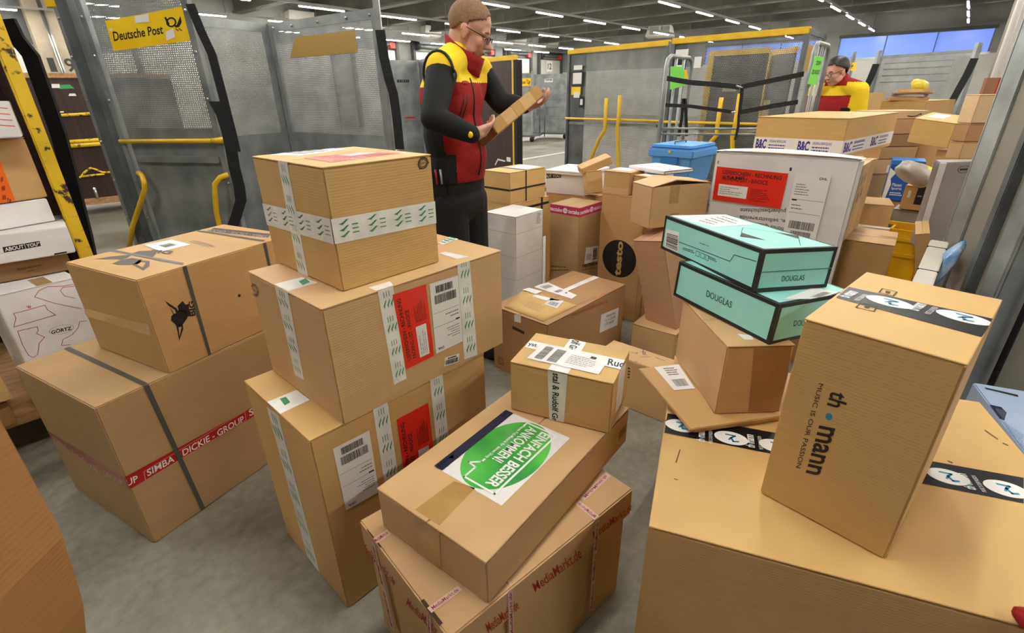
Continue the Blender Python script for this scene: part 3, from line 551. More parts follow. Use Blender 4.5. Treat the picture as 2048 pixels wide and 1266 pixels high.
c = Carton((0.7420,1.9895,0.0000,0.8517,0.1506,0.3859,0.2769,0.0000,0.0000), 'low kraft carton with blue pen marks, on the floor behind the small taped carton', K('tan'), flaps=None)
PEN = plain('blue_pen', (40, 44, 110), .5)
for s_ in ([(0.1523,0.2142),(0.1012,0.188),(0.1068,0.1667)], [(0.0786,0.2449),(0.09775,0.2155),(0.07882,0.2154)], [(0.07085,0.1821),(0.1013,0.1449)], [(0.118,0.2113),(0.1298,0.188),(0.1034,0.1795)], [(0.01475,0.1864),(0.009299,0.1711)], [(0.1101,0.1256),(0.1074,0.07314)]): c.T.line(s_, .003, PEN, 0)
c.T.build('pen_marks', 'blue pen scrawl')
c.L.words([(0.1758,0.1713),(0.1892,0.1745),(0.1849,0.2411),(0.1713,0.2411)], (0, 0, 1, 1), 4, BLACK, 0).build('print')
c = Carton((0.7486,2.7347,0.0000,-0.6616,0.2730,0.3000,0.1919,0.0000,0.0000), 'low kraft carton on the floor under the leaning pinkish carton', K('tan'), flaps='x')
c = Carton((0.9857,2.6339,0.1919,0.7476,0.3000,0.2067,0.5628,-0.1854,-0.1514), 'tall pinkish-brown carton leaning on the low carton behind the turquoise boxes', K('pink'), flaps='x')
c = Carton((.985, 3.165)+(0.9407,3.1935,0.0000,0.9221,0.3000,0.0732,0.1801,0.0000,0.0000)[2:4]+(.12,)+(0.9407,3.1935,0.0000,0.9221,0.3000,0.0732,0.1801,0.0000,0.0000)[5:], 'small kraft carton on the floor beside the round-logo carton', K('gold'), flaps='x')
c = Carton((0.8772,3.1589,0.0000,0.8190,0.2500,0.3339,0.8731,0.0000,0.0000), 'tall kraft carton with a big black round logo', K('warm'), flaps='x')
q = [(0.0527,0.2578),(0.303,0.3174),(0.2743,0.604),(0.03041,0.5611)]
cu = U1([(0.1668,0.4377)]); r1 = (Vector(U1([(0.2872,0.4513)]))-Vector(cu)).length; r2 = (Vector(U1([(0.1677,0.5852)]))-Vector(cu)).length; r1 = (r1+r2)/2
c.L.ell(ID, cu[0], cu[1], r1, r1, BLACK, 0, 48).text([(0.1916,0.3146),(0.192,0.5639),(0.1445,0.5643),(0.1403,0.311)], 'testo', K('warm'), 1, .035).build('print', 'black round logo')
c = Carton((0.4636,3.2499,0.0000,0.8449,0.2749,0.2455,0.8028,0.0000,0.0000), 'narrow tall kraft carton with pink lettered tape around its top', K('dull'), flaps='x')
PINK = plain('magenta_tape', (190, 24, 92), .3, coat=.3)
wr, wl, h = (0.4636,3.2499,0.0000,0.8449,0.2749,0.2455,0.8028,0.0000,0.0000)[4:7]
for F, W, sh in ((c.L, wl, .0), (c.R, wr, .03)):
    q = [(0, h-.062), (W, h-.062), (W, h-.002), (0, h-.002)]; F.quad(q, PINK, 0)
    F.text(q, 'tectake', WHITE, 1, .02, (.0, .25, .42, .72)).text(q, 'tectake', WHITE, 1, .02, (.62, .25, .99, .72)).ell(q, .52, .48, .075, .3, WHITE, 1).rect(q, .48, .4, .57, .45, PINK, 2).rect(q, .48, .52, .57, .57, PINK, 2).build('lettered_tape', 'pink tape with white lettering')
q = [(0.08638,0.3898),(0.2613,0.3724),(0.2577,0.4862),(0.09656,0.5071)]; c.R.quad(q, WHITE, 0).bars(q, (.6, .1, .95, .9), 16, None, 1, 3, 'b').words(q, (.1, .2, .5, .6), 4, GREY, 1).build('shipping_label', 'white label')
c.R.text([(0.06194,0.3691),(0.2648,0.3397),(0.2616,0.3699),(0.05945,0.4003)], 'tectake', BLACK, 0, .02).words([(0.05995,0.3436),(0.2501,0.3141),(0.2486,0.3292),(0.0588,0.3581)], (0, 0, 1, 1), 2, BLACK, 0, .8, 1, .4); c.R.build('print'); c.L.words([(0.01765,0.3004),(0.1781,0.3476),(0.1768,0.3804),(0.02049,0.3655)], (0, 0, 1, 1), 2, plain('dim_ink', (100, 72, 46), .6), 0, .8, 1, .35).build('print')
c = Carton((0.0315,2.9996,0.0000,0.8672,0.2854,0.2567,0.8067,0.0000,0.0000), 'tall narrow white carton beside the trousers of the parcel worker', WBOX, flaps='x')
wr, wl, h = (0.0315,2.9996,0.0000,0.8672,0.2854,0.2567,0.8067,0.0000,0.0000)[4:7]; FL = plain('white_fold', (196, 192, 192), .6)
for F, W in ((c.R, wr), (c.L, wl)):
    for z in (.14, .33, .52): F.rect([(0, 0), (W, 0), (W, h), (0, h)], 0, 1-z, 1, 1-z+.004, FL, 0)
    F.build('fold_line')
q = [(0.2092,0.7216),(0.2675,0.7166),(0.2684,0.7919),(0.2234,0.7935)]; c.R.words(q, (0, 0, 1, 1), 8, GREY, 0, .6, 3, .4).build('print')
x, y, z, a, wr, wl, h, rx, ry = (-0.0001,3.3999,0.8013,0.8122,0.3787,0.2542,0.2133,0.0000,0.0000)
c = Carton((x-.02, y+.04, 0, a, .40, .3, .5, 0, 0), 'kraft carton on the floor, lowest under the strapped cartons', K('gold'), flaps='x')
x, y, z, a, wr, wl, h, rx, ry = (0.0634,3.2941,0.5000,0.8174,0.3219,0.2800,0.2992,0.0000,0.0000)
c = Carton((x-.06, y+.1, .5, a, .42, .3, .3, 0, 0), 'lower of the two black-strapped kraft cartons behind the white carton', K('gold'), flaps='x')
c.R.rect([(0, 0), (.42, 0), (.42, .3), (0, .3)], .78, 0, .83, 1, BSTRAP, 1).rect([(0, 0), (.42, 0), (.42, .3), (0, .3)], 0, .82, 1, .88, BSTRAP, 1).build('strap', 'black strap'); c.T.rect([(0, 0), (.42, 0), (.42, .3), (0, .3)], .78, 0, .83, 1, BSTRAP, 1).build('strap', 'black strap')
x, y, z, a, wr, wl, h, rx, ry = (-0.0001,3.3999,0.8013,0.8122,0.3787,0.2542,0.2133,0.0000,0.0000)
c = Carton((x, y, .801, a, wr, wl, h, 0, 0), 'upper black-strapped kraft carton with a crumpled top, beside the parcel worker', K('gold'), flaps='y')
for F, W, f in ((c.R, wr, .42), (c.L, wl, None)):
    q = [(0, 0), (W, 0), (W, h), (0, h)]; F.rect(q, 0, .42, 1, .48, BSTRAP, 1)
    if f: F.rect(q, f, 0, f+.035, 1, BSTRAP, 2)
    F.build('strap', 'black strap')
q = [(0, 0), (wr, 0), (wr, wl), (0, wl)]; c.T.rect(q, .42, 0, .455, 1, BSTRAP, 2).build('strap', 'black strap'); c.T.rect(q, .5, .1, .95, .8, WHITE, 1).build('shipping_label', 'white label')
# white carton with an open-fitting lid, carried on a kraft carton
x, y, z, a, wr, wl, h, rx, ry = (0.5655,3.7500,0.7827,0.9751,0.4036,0.3363,0.1681,0.0000,0.0000)
c = Carton((x, y, 0, a, wr, wl, z, 0, 0), 'kraft carton hidden under the white lettered carton in the middle', K('warm'), flaps='x')
c = Carton((x, y, z, a, wr, wl, h-.018, 0, 0), 'white carton with a black name tag and a loose lid, behind the pink-taped carton', WBOX, flaps=None)
mb = MB(); mb.box((-.02, -.01, h-.018), (wr+.02, wl+.012, h), WBOX); mb.build('lid', c.o, .003); mb = MB(); mb.box((-.022, .04, h), (wr*.9, wl+.0, h+.01), WBOX); mb.build('lid_flap', c.o, .002)
q = [(-0.0638,0.1005),(0.1314,0.1243),(0.1291,0.1549),(-0.06413,0.1358)]; c.L.quad(q, BLACK, 0).text(q, 'ABOUT YOU', WHITE, 1, .02, (.04, .2, .96, .82)).build('name_tag', 'black name tag')
c.T.O = c.T.O+Vector((0, 0, .029)); c.T.rect([(0, 0), (wr, 0), (wr, wl), (0, wl)], .1, .3, .85, .9, WHITE, 0).build('shipping_label', 'white label')
x, y, z, a, wr, wl, h, rx, ry = (0.5504,3.5178,0.8157,0.0299,0.1117,0.1528,0.1542,-0.2160,-0.0719)
c = Carton((.62, 3.58, 0, R_(45), .1, .1, .81, 0, 0), 'kraft carton standing behind the pink-taped carton', K('warm'), flaps='x')
c = Carton((0.5504,3.5178,0.8157,0.0299,0.1117,0.1528,0.1542,-0.2160,-0.0719), 'small tilted kraft carton propped beside the white lettered carton', K('warm'), flaps='x', z=.845)
pa = [(0.5389,3.6,0.984),(0.6523,3.6,1.035)]
o = thing('cardboard_box', 'long slim kraft carton tilted across the small tilted carton', 'box'); A = Vector(pa[0]); B = Vector(pa[1])+Vector((.05, .02, .01)); X = (B-A).normalized(); Yv = Vector((-.4, .9, 0)); Zv = X.cross(Yv).normalized(); Yv = Zv.cross(X)
o.matrix_world = Matrix((X, Yv, Zv)).transposed().to_4x4(); o.location = A
mb = MB(); mb.box((-.02, 0, -.022), ((B-A).length+.03, .12, .03), K('warm')); mb.build('body', o, .003); mb = MB(); mb.box(((B-A).length+.03, .005, -.018), ((B-A).length+.034, .115, .026), K('pale')); mb.build('flap', o)
c = Carton((0.7859,3.2650,0.8760,0.8507,0.1978,0.1972,0.1466,0.0000,0.0000), 'small kraft carton on the round-logo carton, left of its twin', K('warm'), flaps='x', z=.875)
wr, wl, h = (0.7859,3.2650,0.8760,0.8507,0.1978,0.1972,0.1466,0.0000,0.0000)[4:7]; c.L.rect([(0, 0), (wl, 0), (wl, h), (0, h)], 0, 0, .96, .28, K('tan'), 0).build('lower_flap'); c.T.rect([(0, 0), (wr, 0), (wr, wl), (0, wl)], .3, .2, .95, .9, WHITE, 0).build('shipping_label', 'white label')
c = Carton((0.8914,3.1535,0.8755,0.5718,0.1500,0.1668,0.1318,0.0000,0.0000)[:5]+(.15,)+(0.8914,3.1535,0.8755,0.5718,0.1500,0.1668,0.1318,0.0000,0.0000)[6:], 'small kraft carton on the round-logo carton, right of its twin', K('warm'), flaps='x', z=.875)
wr, wl, h = (0.8914,3.1535,0.8755,0.5718,0.1500,0.1668,0.1318,0.0000,0.0000)[4], .15, (0.8914,3.1535,0.8755,0.5718,0.1500,0.1668,0.1318,0.0000,0.0000)[6]; c.L.rect([(0, 0), (wl, 0), (wl, h), (0, h)], 0, 0, 1, .25, K('gold'), 0).build('lower_flap'); c.T.rect([(0, 0), (wr, 0), (wr, wl), (0, wl)], .2, .1, .9, .9, WHITE, 0).build('shipping_label', 'white label')
c = Carton((0.9719,3.1604,1.0200,0.4636,0.2487,0.3470,0.0228,0.0000,0.0000), 'flat white carton lying on the two small kraft cartons', WBOX, flaps=None)
wr, wl, h = (0.9719,3.1604,1.0200,0.4636,0.2487,0.3470,0.0228,0.0000,0.0000)[4:7]; c.R.line([(.004, .003), (wr, .003), (wr, h-.003), (.004, h-.003), (.004, .003)], .004, BLACK, 0).build('edge_line', 'black edge line'); c.T.rect([(0, 0), (wr, 0), (wr, wl), (0, wl)], .4, .4, .7, .7, plain('label_bluegrey', (206, 210, 222), .5), 0).build('shipping_label')
# carton with raised flaps
x, y, z, a, wr, wl, h, rx, ry = (1.1025,3.0365,0.7800,2.2797,0.2600,0.4000,0.2345,0.0000,0.0000)
a = R_(110); x, y = 1.176, 2.917
c = Carton((x, y, z, a, .2, wl, h, 0, 0), 'kraft carton with half-open top flaps and brown tape, behind the upper turquoise box', K('tan'), flaps=None, z=.775)
wr = .2; q = [(0, 0), (wl, 0), (wl, h), (0, h)]
mb = MB(); m_ = wl*.4
for s_ in (0, 1):
    mb = MB(); p = [(0, 0, h), (0, wl-m_, h+.03), (0, wl-m_, h+.034), (0, 0, h+.004)] if s_ == 0 else [(0, wl, h), (0, wl-m_+.003, h+.03), (0, wl-m_+.003, h+.034), (0, wl, h+.004)]
    mb.prism(p, (0, 0, 0), (.2, 0, 0), K('tan')); mb.build('flap', c.o)
c.L.quad([(wl*.3, h-.1), (wl*.46, h-.1), (wl*.46, h), (wl*.3, h)], TAPEB, 0).quad([(wl*.36, 0), (wl*.52, 0), (wl*.5, h*.32), (wl*.34, h*.32)], TAPEB, 0).build('packing_tape', 'brown packing tape')
# ---- wrapped white carton and the kraft carton wrapped behind it
b = (1.7432,2.5002,0.3987,0.8451,0.0800,0.7193,0.7790,0.0000,0.0000); x, y, z, a, wr, wl, h, rx, ry = b
c = Carton((x, y, 0, a-.02, .13, wl*.8, z-.005, 0, 0), 'kraft carton on the floor under the film-wrapped white carton', K('brown'), flaps='x')
c = Carton(b, 'film-wrapped white carton with a red pouch and white label', WBOX, flaps=None, bevel=.012)
F = c.L
DG = plain('grey_print_ink', (92, 90, 90), .6)
pouch(F, [(0.02214,0.5051),(0.4015,0.4977),(0.403,0.6876),(0.02066,0.6965)], lay=12)
F.text([(0.06725,0.6278),(0.186,0.6334),(0.1826,0.6527),(0.06368,0.6497)], 'STAMP', BLACK, 15, .01).build('stamp', 'black stamp')
dlabel(F, [(0.4398,0.3371),(0.6043,0.3323),(0.6053,0.6934),(0.4387,0.694)], 31, 12)
for q, t in (([(0.4267,0.5045),(0.1874,0.4799),(0.1913,0.4484),(0.4313,0.4748)], 'pulverbeschichtete'), ([(0.436,0.4478),(0.1907,0.4391),(0.1945,0.4088),(0.4391,0.419)], 'e, selbsttragende'), ([(0.4353,0.4007),(0.2508,0.41),(0.2533,0.3796),(0.4382,0.3729)], 'hohes Quantum')):
    F.text([q[0], q[1], q[2], q[3]], t, DG, 0, .02)
F.quad([(0.4035,0.7013),(0.4151,0.7008),(0.414,0.719),(0.403,0.7195)], BLACK, 0).quad([(0.01835,0.7111),(0.02371,0.7107),(0.02255,0.7275),(0.01795,0.7279)], BLACK, 0).build('print', 'grey print, upside down')
k = NT('stretch_film'); k.b.inputs['Base Color'].default_value = (.9, .9, .9, 1); k.b.inputs['Roughness'].default_value = .12; k.b.inputs['Alpha'].default_value = .06
tc = k.n('TexCoord'); mp = k.n('Mapping'); mp.inputs['Scale'].default_value = (4, 4, 30); k.l(tc, 'Object', mp, 0); no = k.n('TexNoise'); no.inputs['Scale'].default_value = 3; no.inputs['Detail'].default_value = 5; k.l(mp, 0, no, 'Vector'); bp = k.n('Bump'); bp.inputs['Strength'].default_value = .9; bp.inputs['Distance'].default_value = .02; k.l(no, 'Fac', bp, 'Height'); k.l(bp, 0, k.b, 'Normal')
FILM = k.m
mb = MB(); mb.box((-.006, -.006, .0), (wr+.004, wl+.006, h+.002), FILM); mb.build('stretch_film', c.o, .015, 'clear stretch film')
mb = MB(); n = 10; vs = []; fs = []
for i in range(n+1):
    for j in range(5):
        s_ = i/n; t_ = j/4; vs.append((-.004+(wr+.008)*t_, -.004+(wl+.008)*s_, h+.002+.025*math.sin(math.pi*min(1, max(0, s_)))**.6*math.sin(math.pi*(.12+.76*t_))))
for i in range(n):
    for j in range(4): k_ = i*5+j; fs.append((k_, k_+1, k_+6, k_+5))
mb.add(vs, fs, WBOX, True); mb.build('bulging_top', c.o)
x2, y2, z2, a2, wr2, wl2, h2, rx, ry = (1.8301,2.5613,0.6827,0.6495,0.3054,0.7500,0.4735,0.0000,0.0000)
z = .742
c = Carton((x+.09*math.cos(a), y+.09*math.sin(a), z+.0, a, .27, wl, 1.14-z, 0, 0), 'printed kraft carton wrapped behind the film-wrapped white carton', K('tan'), flaps='x')
F = c.R; hh = 1.14-z; q = [(0, 0), (.27, 0), (.27, hh), (0, hh)]
for i, bx in enumerate(((.2, .72, .45, .84), (.6, .74, .85, .86))): F.words(q, bx, 6, plain('dim_ink', (100, 72, 46), .6), 0, .7, i, .5)
for bx in ((.2, .5, .42, .62), (.58, .54, .8, .66)): F.bars(q, bx, 16, plain('dim_ink', (100, 72, 46), .6), 0)
F.build('print'); mb = MB(); mb.box((-.003, -.006, .002), (.275, wl+.005, hh+.003), FILM); mb.build('stretch_film', c.o, .01, 'clear stretch film')
x, y, z, a, wr, wl, h, rx, ry = (1.6326,2.5104,1.1407,0.7170,0.8647,0.4311,0.2273,0.0000,0.0000)
x, y, wr, wl, h = x*1.12, y*1.12, wr*1.12, wl*1.12, .212
c = Carton((x, y, 1.141, a, wr, wl, h, 0, 0), 'large kraft carton with white and blue lettered tape, on the wrapped printed carton', K('gold'), flaps='x')
BCB = plain('blue_violet_ink', (52, 48, 140), .45)
for F, W, st in ((c.L, wl, .12), (c.R, wr, .0)):
    q = [(0, .0), (W, .0), (W, h), (0, h)]; F.rect(q, 0, .1, 1, .46, WHITE, 0)
    n = 2
    for i in range(n):
        o_ = (i+.05)/n; F.text(q, 'B&C', BCB, 1, .04, (o_, .15, o_+.13, .41)).text(q, 'ORIGINALVERPACKUNG', BCB, 1, .01, (o_+.16, .33, o_+.36, .4)).words(q, (o_+.16, .14, o_+.36, .3), 2, BCB, 1, .9, i, .4)
    F.build('lettered_tape', 'white tape with blue lettering')
c = Carton((1.99, 2.79, .742, a, .12, .2, .395, 0, 0), 'kraft carton squeezed under the right end of the large blue-lettered carton', K('warm'), flaps='x')
# ---- blue lidded crate
x, y, z, a, wr, wl, h, rx, ry = (1.4596,4.0699,0.7881,0.7977,0.4539,0.3790,0.3095,0.0000,0.0000)
BLUEP = plain('sky_blue_plastic', (92, 164, 232), .38); BLUED = plain('deep_blue_plastic', (52, 120, 196), .4)
o = thing('plastic_crate', 'light blue lidded plastic crate behind the flat white carton', 'crate', (x, y, z), a)
mb = MB(); mb.prism([(.03, .03, 0), (wr-.03, .03, 0), (wr-.005, .005, h*.72), (.005, .005, h*.72)], (0, 0, 0), (0, wl-.03, 0), BLUEP); mb.build('body', o, .008)
mb = MB(); mb.box((-.01, -.01, h*.68), (wr+.01, wl+.01, h-.03), BLUEP); mb.build('rim', o, .01)
mb = MB(); mb.box((0, 0, h-.03), (wr, wl, h), BLUEP); mb.build('lid', o, .012)
mb = MB(); mb.box((-.016, wl*.3, h*.5), (-.006, wl*.7, h*.7), BLUED); mb.build('handle', o, .004); mb = MB(); mb.box((-.022, wl*.47, h-.06), (-.01, wl*.53, h-.04), YEL); mb.build('latch', o, .003)
mb = MB(); mb.tube([(.1, wl*.55, h), (.1, wl*.55, h+.018), (.3, wl*.55, h+.018), (.3, wl*.55, h)], .006, STEELD, 6); mb.build('lid_handle', o)
Face((-.011, wl, 0), (0, -1, 0), (0, 0, 1), o).rect([(0, 0), (wl, 0), (wl, h), (0, h)], .35, .1, .65, .4, WHITE, 0).build('label', 'white label')
c = Carton((x, y+.02, 0, a, wr*.9, wl*.9, z-.003, 0, 0), 'kraft carton under the light blue crate', K('dull'), flaps='x')

# ================================================================ cartons at the right
c = Carton((2.0414,2.5029,0.0000,0.8946,0.3326,0.5000,0.7353,0.0000,0.0000), 'kraft carton with a taped top at the right of the wrapped carton', K('warm'), flaps='x')
c.T.rect([(0, 0), (1, 0), (1, 1), (0, 1)], .14, 0, .2, .5, TAPEC, 0).build('packing_tape', 'clear tape')
x, y, z, a, wr, wl, h, rx, ry = (2.3426,2.3505,0.0000,0.9225,0.3634,0.0554,0.8257,-0.4080,-0.0306)
c = Carton((x+.02, y+.03, z, a, .34, .06, h, R_(-14), 0), 'thin tall kraft carton with an open end, leaning at the right', K('warm'), flaps='x')
c.R.rect([(0, 0), (.34, 0), (.34, h), (0, h)], .5, .3, .75, .6, WHITE, 0).build('shipping_label', 'white label')
c = Carton((2.29, 2.89, 0, R_(50), .15, .3, .7, 0, 0), 'kraft carton with two dark stripes, behind the taped-top carton', K('pale'), flaps='x')
c.T.rect(ID, .05, 0, .09, .4, STRAP, 0).rect(ID, .14, 0, .18, .4, STRAP, 0).build('strap', 'dark stripe')
c = Carton((2.68, 3.4, 0, R_(60), .3, .35, .75, 0, 0), 'kraft carton with a bright open flap, behind the striped carton', K('tan'), flaps='x')
# grey board sheet
x, y, z, a, wr, wl, h, rx, ry = (3.0037,2.6484,0.6521,1.2250,0.0800,0.5968,0.4937,-0.0497,-0.0718)
GB = mottled('grey_board', (150, 142, 140), (160, 152, 150), 3, .6)
o = Carton((3.0037,2.6484,0.6521,1.2250,0.0800,0.5968,0.4937,-0.0497,-0.0718), 'big flat grey board carton leaning at the steel-edged column', GB, flaps=None, name='flat_carton')
o.L.ell(ID, .12, h-.04, .03, .02, BLACK, 0, 20).ell(ID, .12, h-.04, .027, .018, GB, 1, 20).words([(.1, h-.05), (.14, h-.05), (.14, h-.03), (.1, h-.03)], (0, 0, 1, 1), 1, BLACK, 2).build('print')
mb = MB(); mb.box((-.012, wl-.03, 0), (0, wl, h), WBOX); mb.build('edge_fold', o.o, .003)
c = Carton((x, y+.01, 0, R_(70), .08, .3, z-.02, 0, 0), 'kraft carton under the flat grey board carton', K('dull'), flaps='x')
# parcel with black tape
x, y, z, a, wr, wl, h, rx, ry = (2.9127,3.4234,0.7012,0.7831,0.2000,0.1414,0.1662,0.0000,0.0000)
c = Carton((x, y, z, a, wr, wl, h, 0, 0), 'kraft carton with a black printed tape, beneath the grey plastic bag', K('warm'), flaps='x')
q = [(0, 0), (wl, 0), (wl, h), (0, h)]; c.L.rect(q, .52, .25, .82, 1, BLACK, 0).text(q, 'prime', WHITE, 1, 0, (.6, .55, .76, .65)).rect(q, .18, .5, .3, .8, WHITE, 0).build('printed_tape', 'black printed tape')
c = Carton((x+.02, y+.03, 0, a, wr, wl*1.2, z-.01, 0, 0), 'grey-white carton beneath the black-taped carton', mottled('greyish_board', (150, 146, 140), (164, 160, 154), 4, .6), flaps='x')
# blue and white box
x, y, z, a, wr, wl, h, rx, ry = (3.1934,3.8716,0.6720,0.9570,0.2526,0.2101,0.3056,0.0000,0.0000)
PB = plain('royal_blue_print', (28, 84, 170), .4); PB2 = plain('bright_blue_print', (40, 128, 206), .4)
c = Carton((3.1934,3.8716,0.6720,0.9570,0.2526,0.2101,0.3056,0.0000,0.0000), 'royal blue and white box with white lettering, behind the grey plastic bag', PB, flaps=None)
q = [(0, 0), (wl, 0), (wl, h), (0, h)]; c.L.fig(q, [(0, 0), (.1, 0), (.16, .4), (.1, .55), (.22, .7), (.06, .78), (0, .82)], WHITE, 0).rect(q, 0, .9, 1, 1, PB2, 0).text(q, 'Planet', WHITE, 1, .01, (.2, .36, .5, .44)).text(q, 'Sports', WHITE, 1, .01, (.2, .26, .52, .34)).words(q, (.2, .12, .6, .22), 2, WHITE, 1).build('print', 'white lettering')
wr_, wl_ = wr, wl; c.T.rect([(0, 0), (wr, 0), (wr, wl), (0, wl)], 0, 0, 1, 1, PB2, 0).build('print', 'bright blue top')
c = Carton((x, y+.02, 0, a, wr, wl, z-.004, 0, 0), 'kraft carton under the royal blue box', K('dull'), flaps='x')
# plastic bag
def lump(name, label, cat, c0, r, m1, rz=0, tilt=0, seed=1, amp=.18, m2=None, sel=None, parent_z=None):
    rnd = random.Random(seed); ph = [(rnd.uniform(0, 6), rnd.uniform(2, 7), rnd.uniform(2, 7), rnd.uniform(.3, 1)) for _ in range(7)]
    mb = MB(); mb.ball((0, 0, 0), 1, m1, 28); M = Matrix.Rotation(rz, 3, 'Z') @ Matrix.Rotation(tilt, 3, 'Y'); vv = []
    for v in mb.v:
        d = sum(w*math.sin(p+f*v.x+g*v.y+f*v.z*.7) for p, f, g, w in ph)/4+.35*sum(w*math.sin(2*p+f*2.6*v.y+g*2.3*v.z+f*1.7*v.x) for p, f, g, w in ph[:5])/3; k = 1+amp*d; p = Vector((v.x*r[0], v.y*r[1], v.z*r[2]))*k; vv.append(M @ p)
    mb.v = vv
    if m2 is not None:
        i2 = mb.mid(m2); cen = [sum((mb.v[k] for k in f), Vector())/len(f) for f in mb.f]
        for k, p in enumerate(cen):
            if sel(p): mb.mi[k] = i2
    o = mb.build(name); o.location = c0; return tag(o, label, cat)
BAGG = mottled('grey_polythene', (168, 160, 152), (186, 178, 170), 8, .3, bump=.8, bscale=20, coat=.3); BAGY = mottled('yellow_polythene', (226, 210, 44), (236, 224, 120), 18, .3, coat=.3, bump=.5, bscale=20)
pb = [(2.757,3.4,0.9614)]
lump('plastic_bag', 'grey and yellow plastic mailing bag lying on the black-taped carton', 'bag', (pb[0][0]+.02, pb[0][1], pb[0][2]), (.13, .08, .07), BAGG, R_(-30), R_(22), 3, .3, BAGY, lambda p: p.x > .015)
# stack far right
x, y, z, a, wr, wl, h, rx, ry = (3.8680,4.9005,1.1355,0.5879,0.7160,0.3706,0.2477,0.0000,0.0000)
c = Carton((x, y, z, a, wr, wl, h, 0, 0), 'wide kraft carton under the pile of envelopes', K('warm'), flaps='x')
c2_ = Carton((x+.05, y+.03, 0, a, wr*.9, wl*.9, z-.004, 0, 0), 'kraft carton lowest under the wide carton with the envelopes', K('dull'), flaps='x')
top = z+h; rnd = random.Random(4)
pe = [(3.865,5.158,1.39)]; px_, py_ = pe[0][0], pe[0][1]
for i, (nm, lab, th, m_, sx, sy, ry_) in enumerate((('mailer', 'brown flat mailer at the bottom of the envelope pile', .03, K('brown'), .3, .24, 8), ('envelope', 'grey envelope in the envelope pile', .022, GB, .26, .22, -12), ('envelope', 'dark-edged envelope in the envelope pile', .014, K('dark'), .3, .22, 5), ('envelope', 'cream envelope on the top of the envelope pile', .03, ENV, .2, .2, -20))):
    mb = MB(); mb.box((-sx/2, -sy/2, 0), (sx/2, sy/2, th), m_); o = mb.build(nm, None, .004); o.location = (px_+.015*i, py_, top+.001); o.rotation_euler = (0, 0, R_(ry_-35)); tag(o, lab, 'envelope', 'envelope pile'); top += th+.001
lump('crumpled_bag', 'crumpled yellow plastic bag on the envelope pile', 'bag', (px_+.1, py_+.02, top+.035), (.07, .05, .045), BAGY, 0, R_(20), 9, .3)
x, y, z, a, wr, wl, h, rx, ry = (3.4584,4.3000,1.2642,1.5719,0.3000,0.4500,0.0605,0.0000,0.0000)
c = Carton((3.4584,4.3000,1.2642,1.5719,0.3000,0.4500,0.0605,0.0000,0.0000), 'flat kraft carton with a smile-shaped arrow, topmost of the loose stack', K('tan'), flaps=None)
q = [(0, 0), (wl, 0), (wl, h), (0, h)]; c.L.qline(q, [(.58+.22*t, .38-.28*math.sin(math.pi*t)*.7+.2*t) for t in (0, .2, .4, .6, .8, 1)], .008, BLACK, 0).fig(q, [(.78, .62), (.83, .66), (.82, .42)], BLACK, 0).build('print', 'black smile-shaped arrow')
lo = z
for i, (dz, dy, w_, l_, mm, lab) in enumerate(((.115, .02, .26, .42, 'brown', 'dark-shaded kraft carton, second in the loose stack'), (.1, .06, .22, .34, 'dark', 'brown carton, third in the loose stack'), (.1, .04, .2, .3, 'brown', 'small brown carton, fourth in the loose stack'), (.12, .0, .3, .5, 'tan', 'kraft carton with a white label, fifth in the loose stack'))):
    lo -= dz; c = Carton((x-.02-.01*i, y-.02, lo, a, w_, l_, dz-.003, 0, 0), lab, K(mm), flaps=None)
    if i == 3: c.L.rect([(0, 0), (l_, 0), (l_, dz), (0, dz)], .6, .1, .85, .6, WHITE, 0).build('shipping_label', 'white label')
c = Carton((x-.02, y-.02, 0, a, .4, .55, lo-.003, 0, 0), 'kraft carton at the bottom of the loose stack', K('dull'), flaps='x')
c = Carton((3.78, 4.25, 0, R_(60), .35, .3, 1.15, 0, 0), 'kraft carton right of the loose stack', K('warm'), flaps='x'); c.T.rect(ID, .05, .05, .2, .2, WHITE, 0).build('shipping_label', 'white label')
x, y, z, a, wr, wl, h, rx, ry = (3.0825,3.5999,1.1019,-0.5757,0.1103,0.4489,0.1144,0.0638,0.1194)
c = Carton((x, y, z, R_(28), .24, .26, .17, R_(6), R_(-8)), 'tilted kraft carton with a dark opening in its top, left of the column', K('gold'), flaps='x')
c.T.rect(ID, .08, .12, .2, .22, WHITE, 0).build('shipping_label', 'white label')
c = Carton((3.2, 3.6, 0, R_(30), .15, .15, z-.02, 0, 0), 'tall kraft carton under the tilted carton', K('tan'), flaps='x')
for k_, lab, mm in (((2.8589,3.0330,1.3017,1.9930,0.2500,0.2368,0.1430,0.0000,0.0000), 'pale kraft carton on top of the stack beside the column', 'pale'), ((2.9648,2.9765,1.2066,1.6376,0.2500,0.3000,0.0962,0.0000,0.0000), 'kraft carton in the middle of the stack beside the column', 'brown'), ((2.9147,2.9267,1.1117,1.6251,0.2500,0.2999,0.0982,0.0000,0.0000), 'kraft carton third from the top of the stack beside the column', 'tan')):
    k_ = list(k_); 
    c = Carton((2.93, 3.0, {'pale': 1.307, 'brown': 1.207, 'tan': 1.11}[mm], R_(96), .09, .3, {'pale': .15, 'brown': .097, 'tan': .094}[mm], 0, 0), lab, K(mm), flaps='x')
c = Carton((2.935, 3.005, 0, R_(96), .09, .14, 1.105, 0, 0), 'kraft carton at the bottom of the stack beside the column', K('dull'), flaps='x')
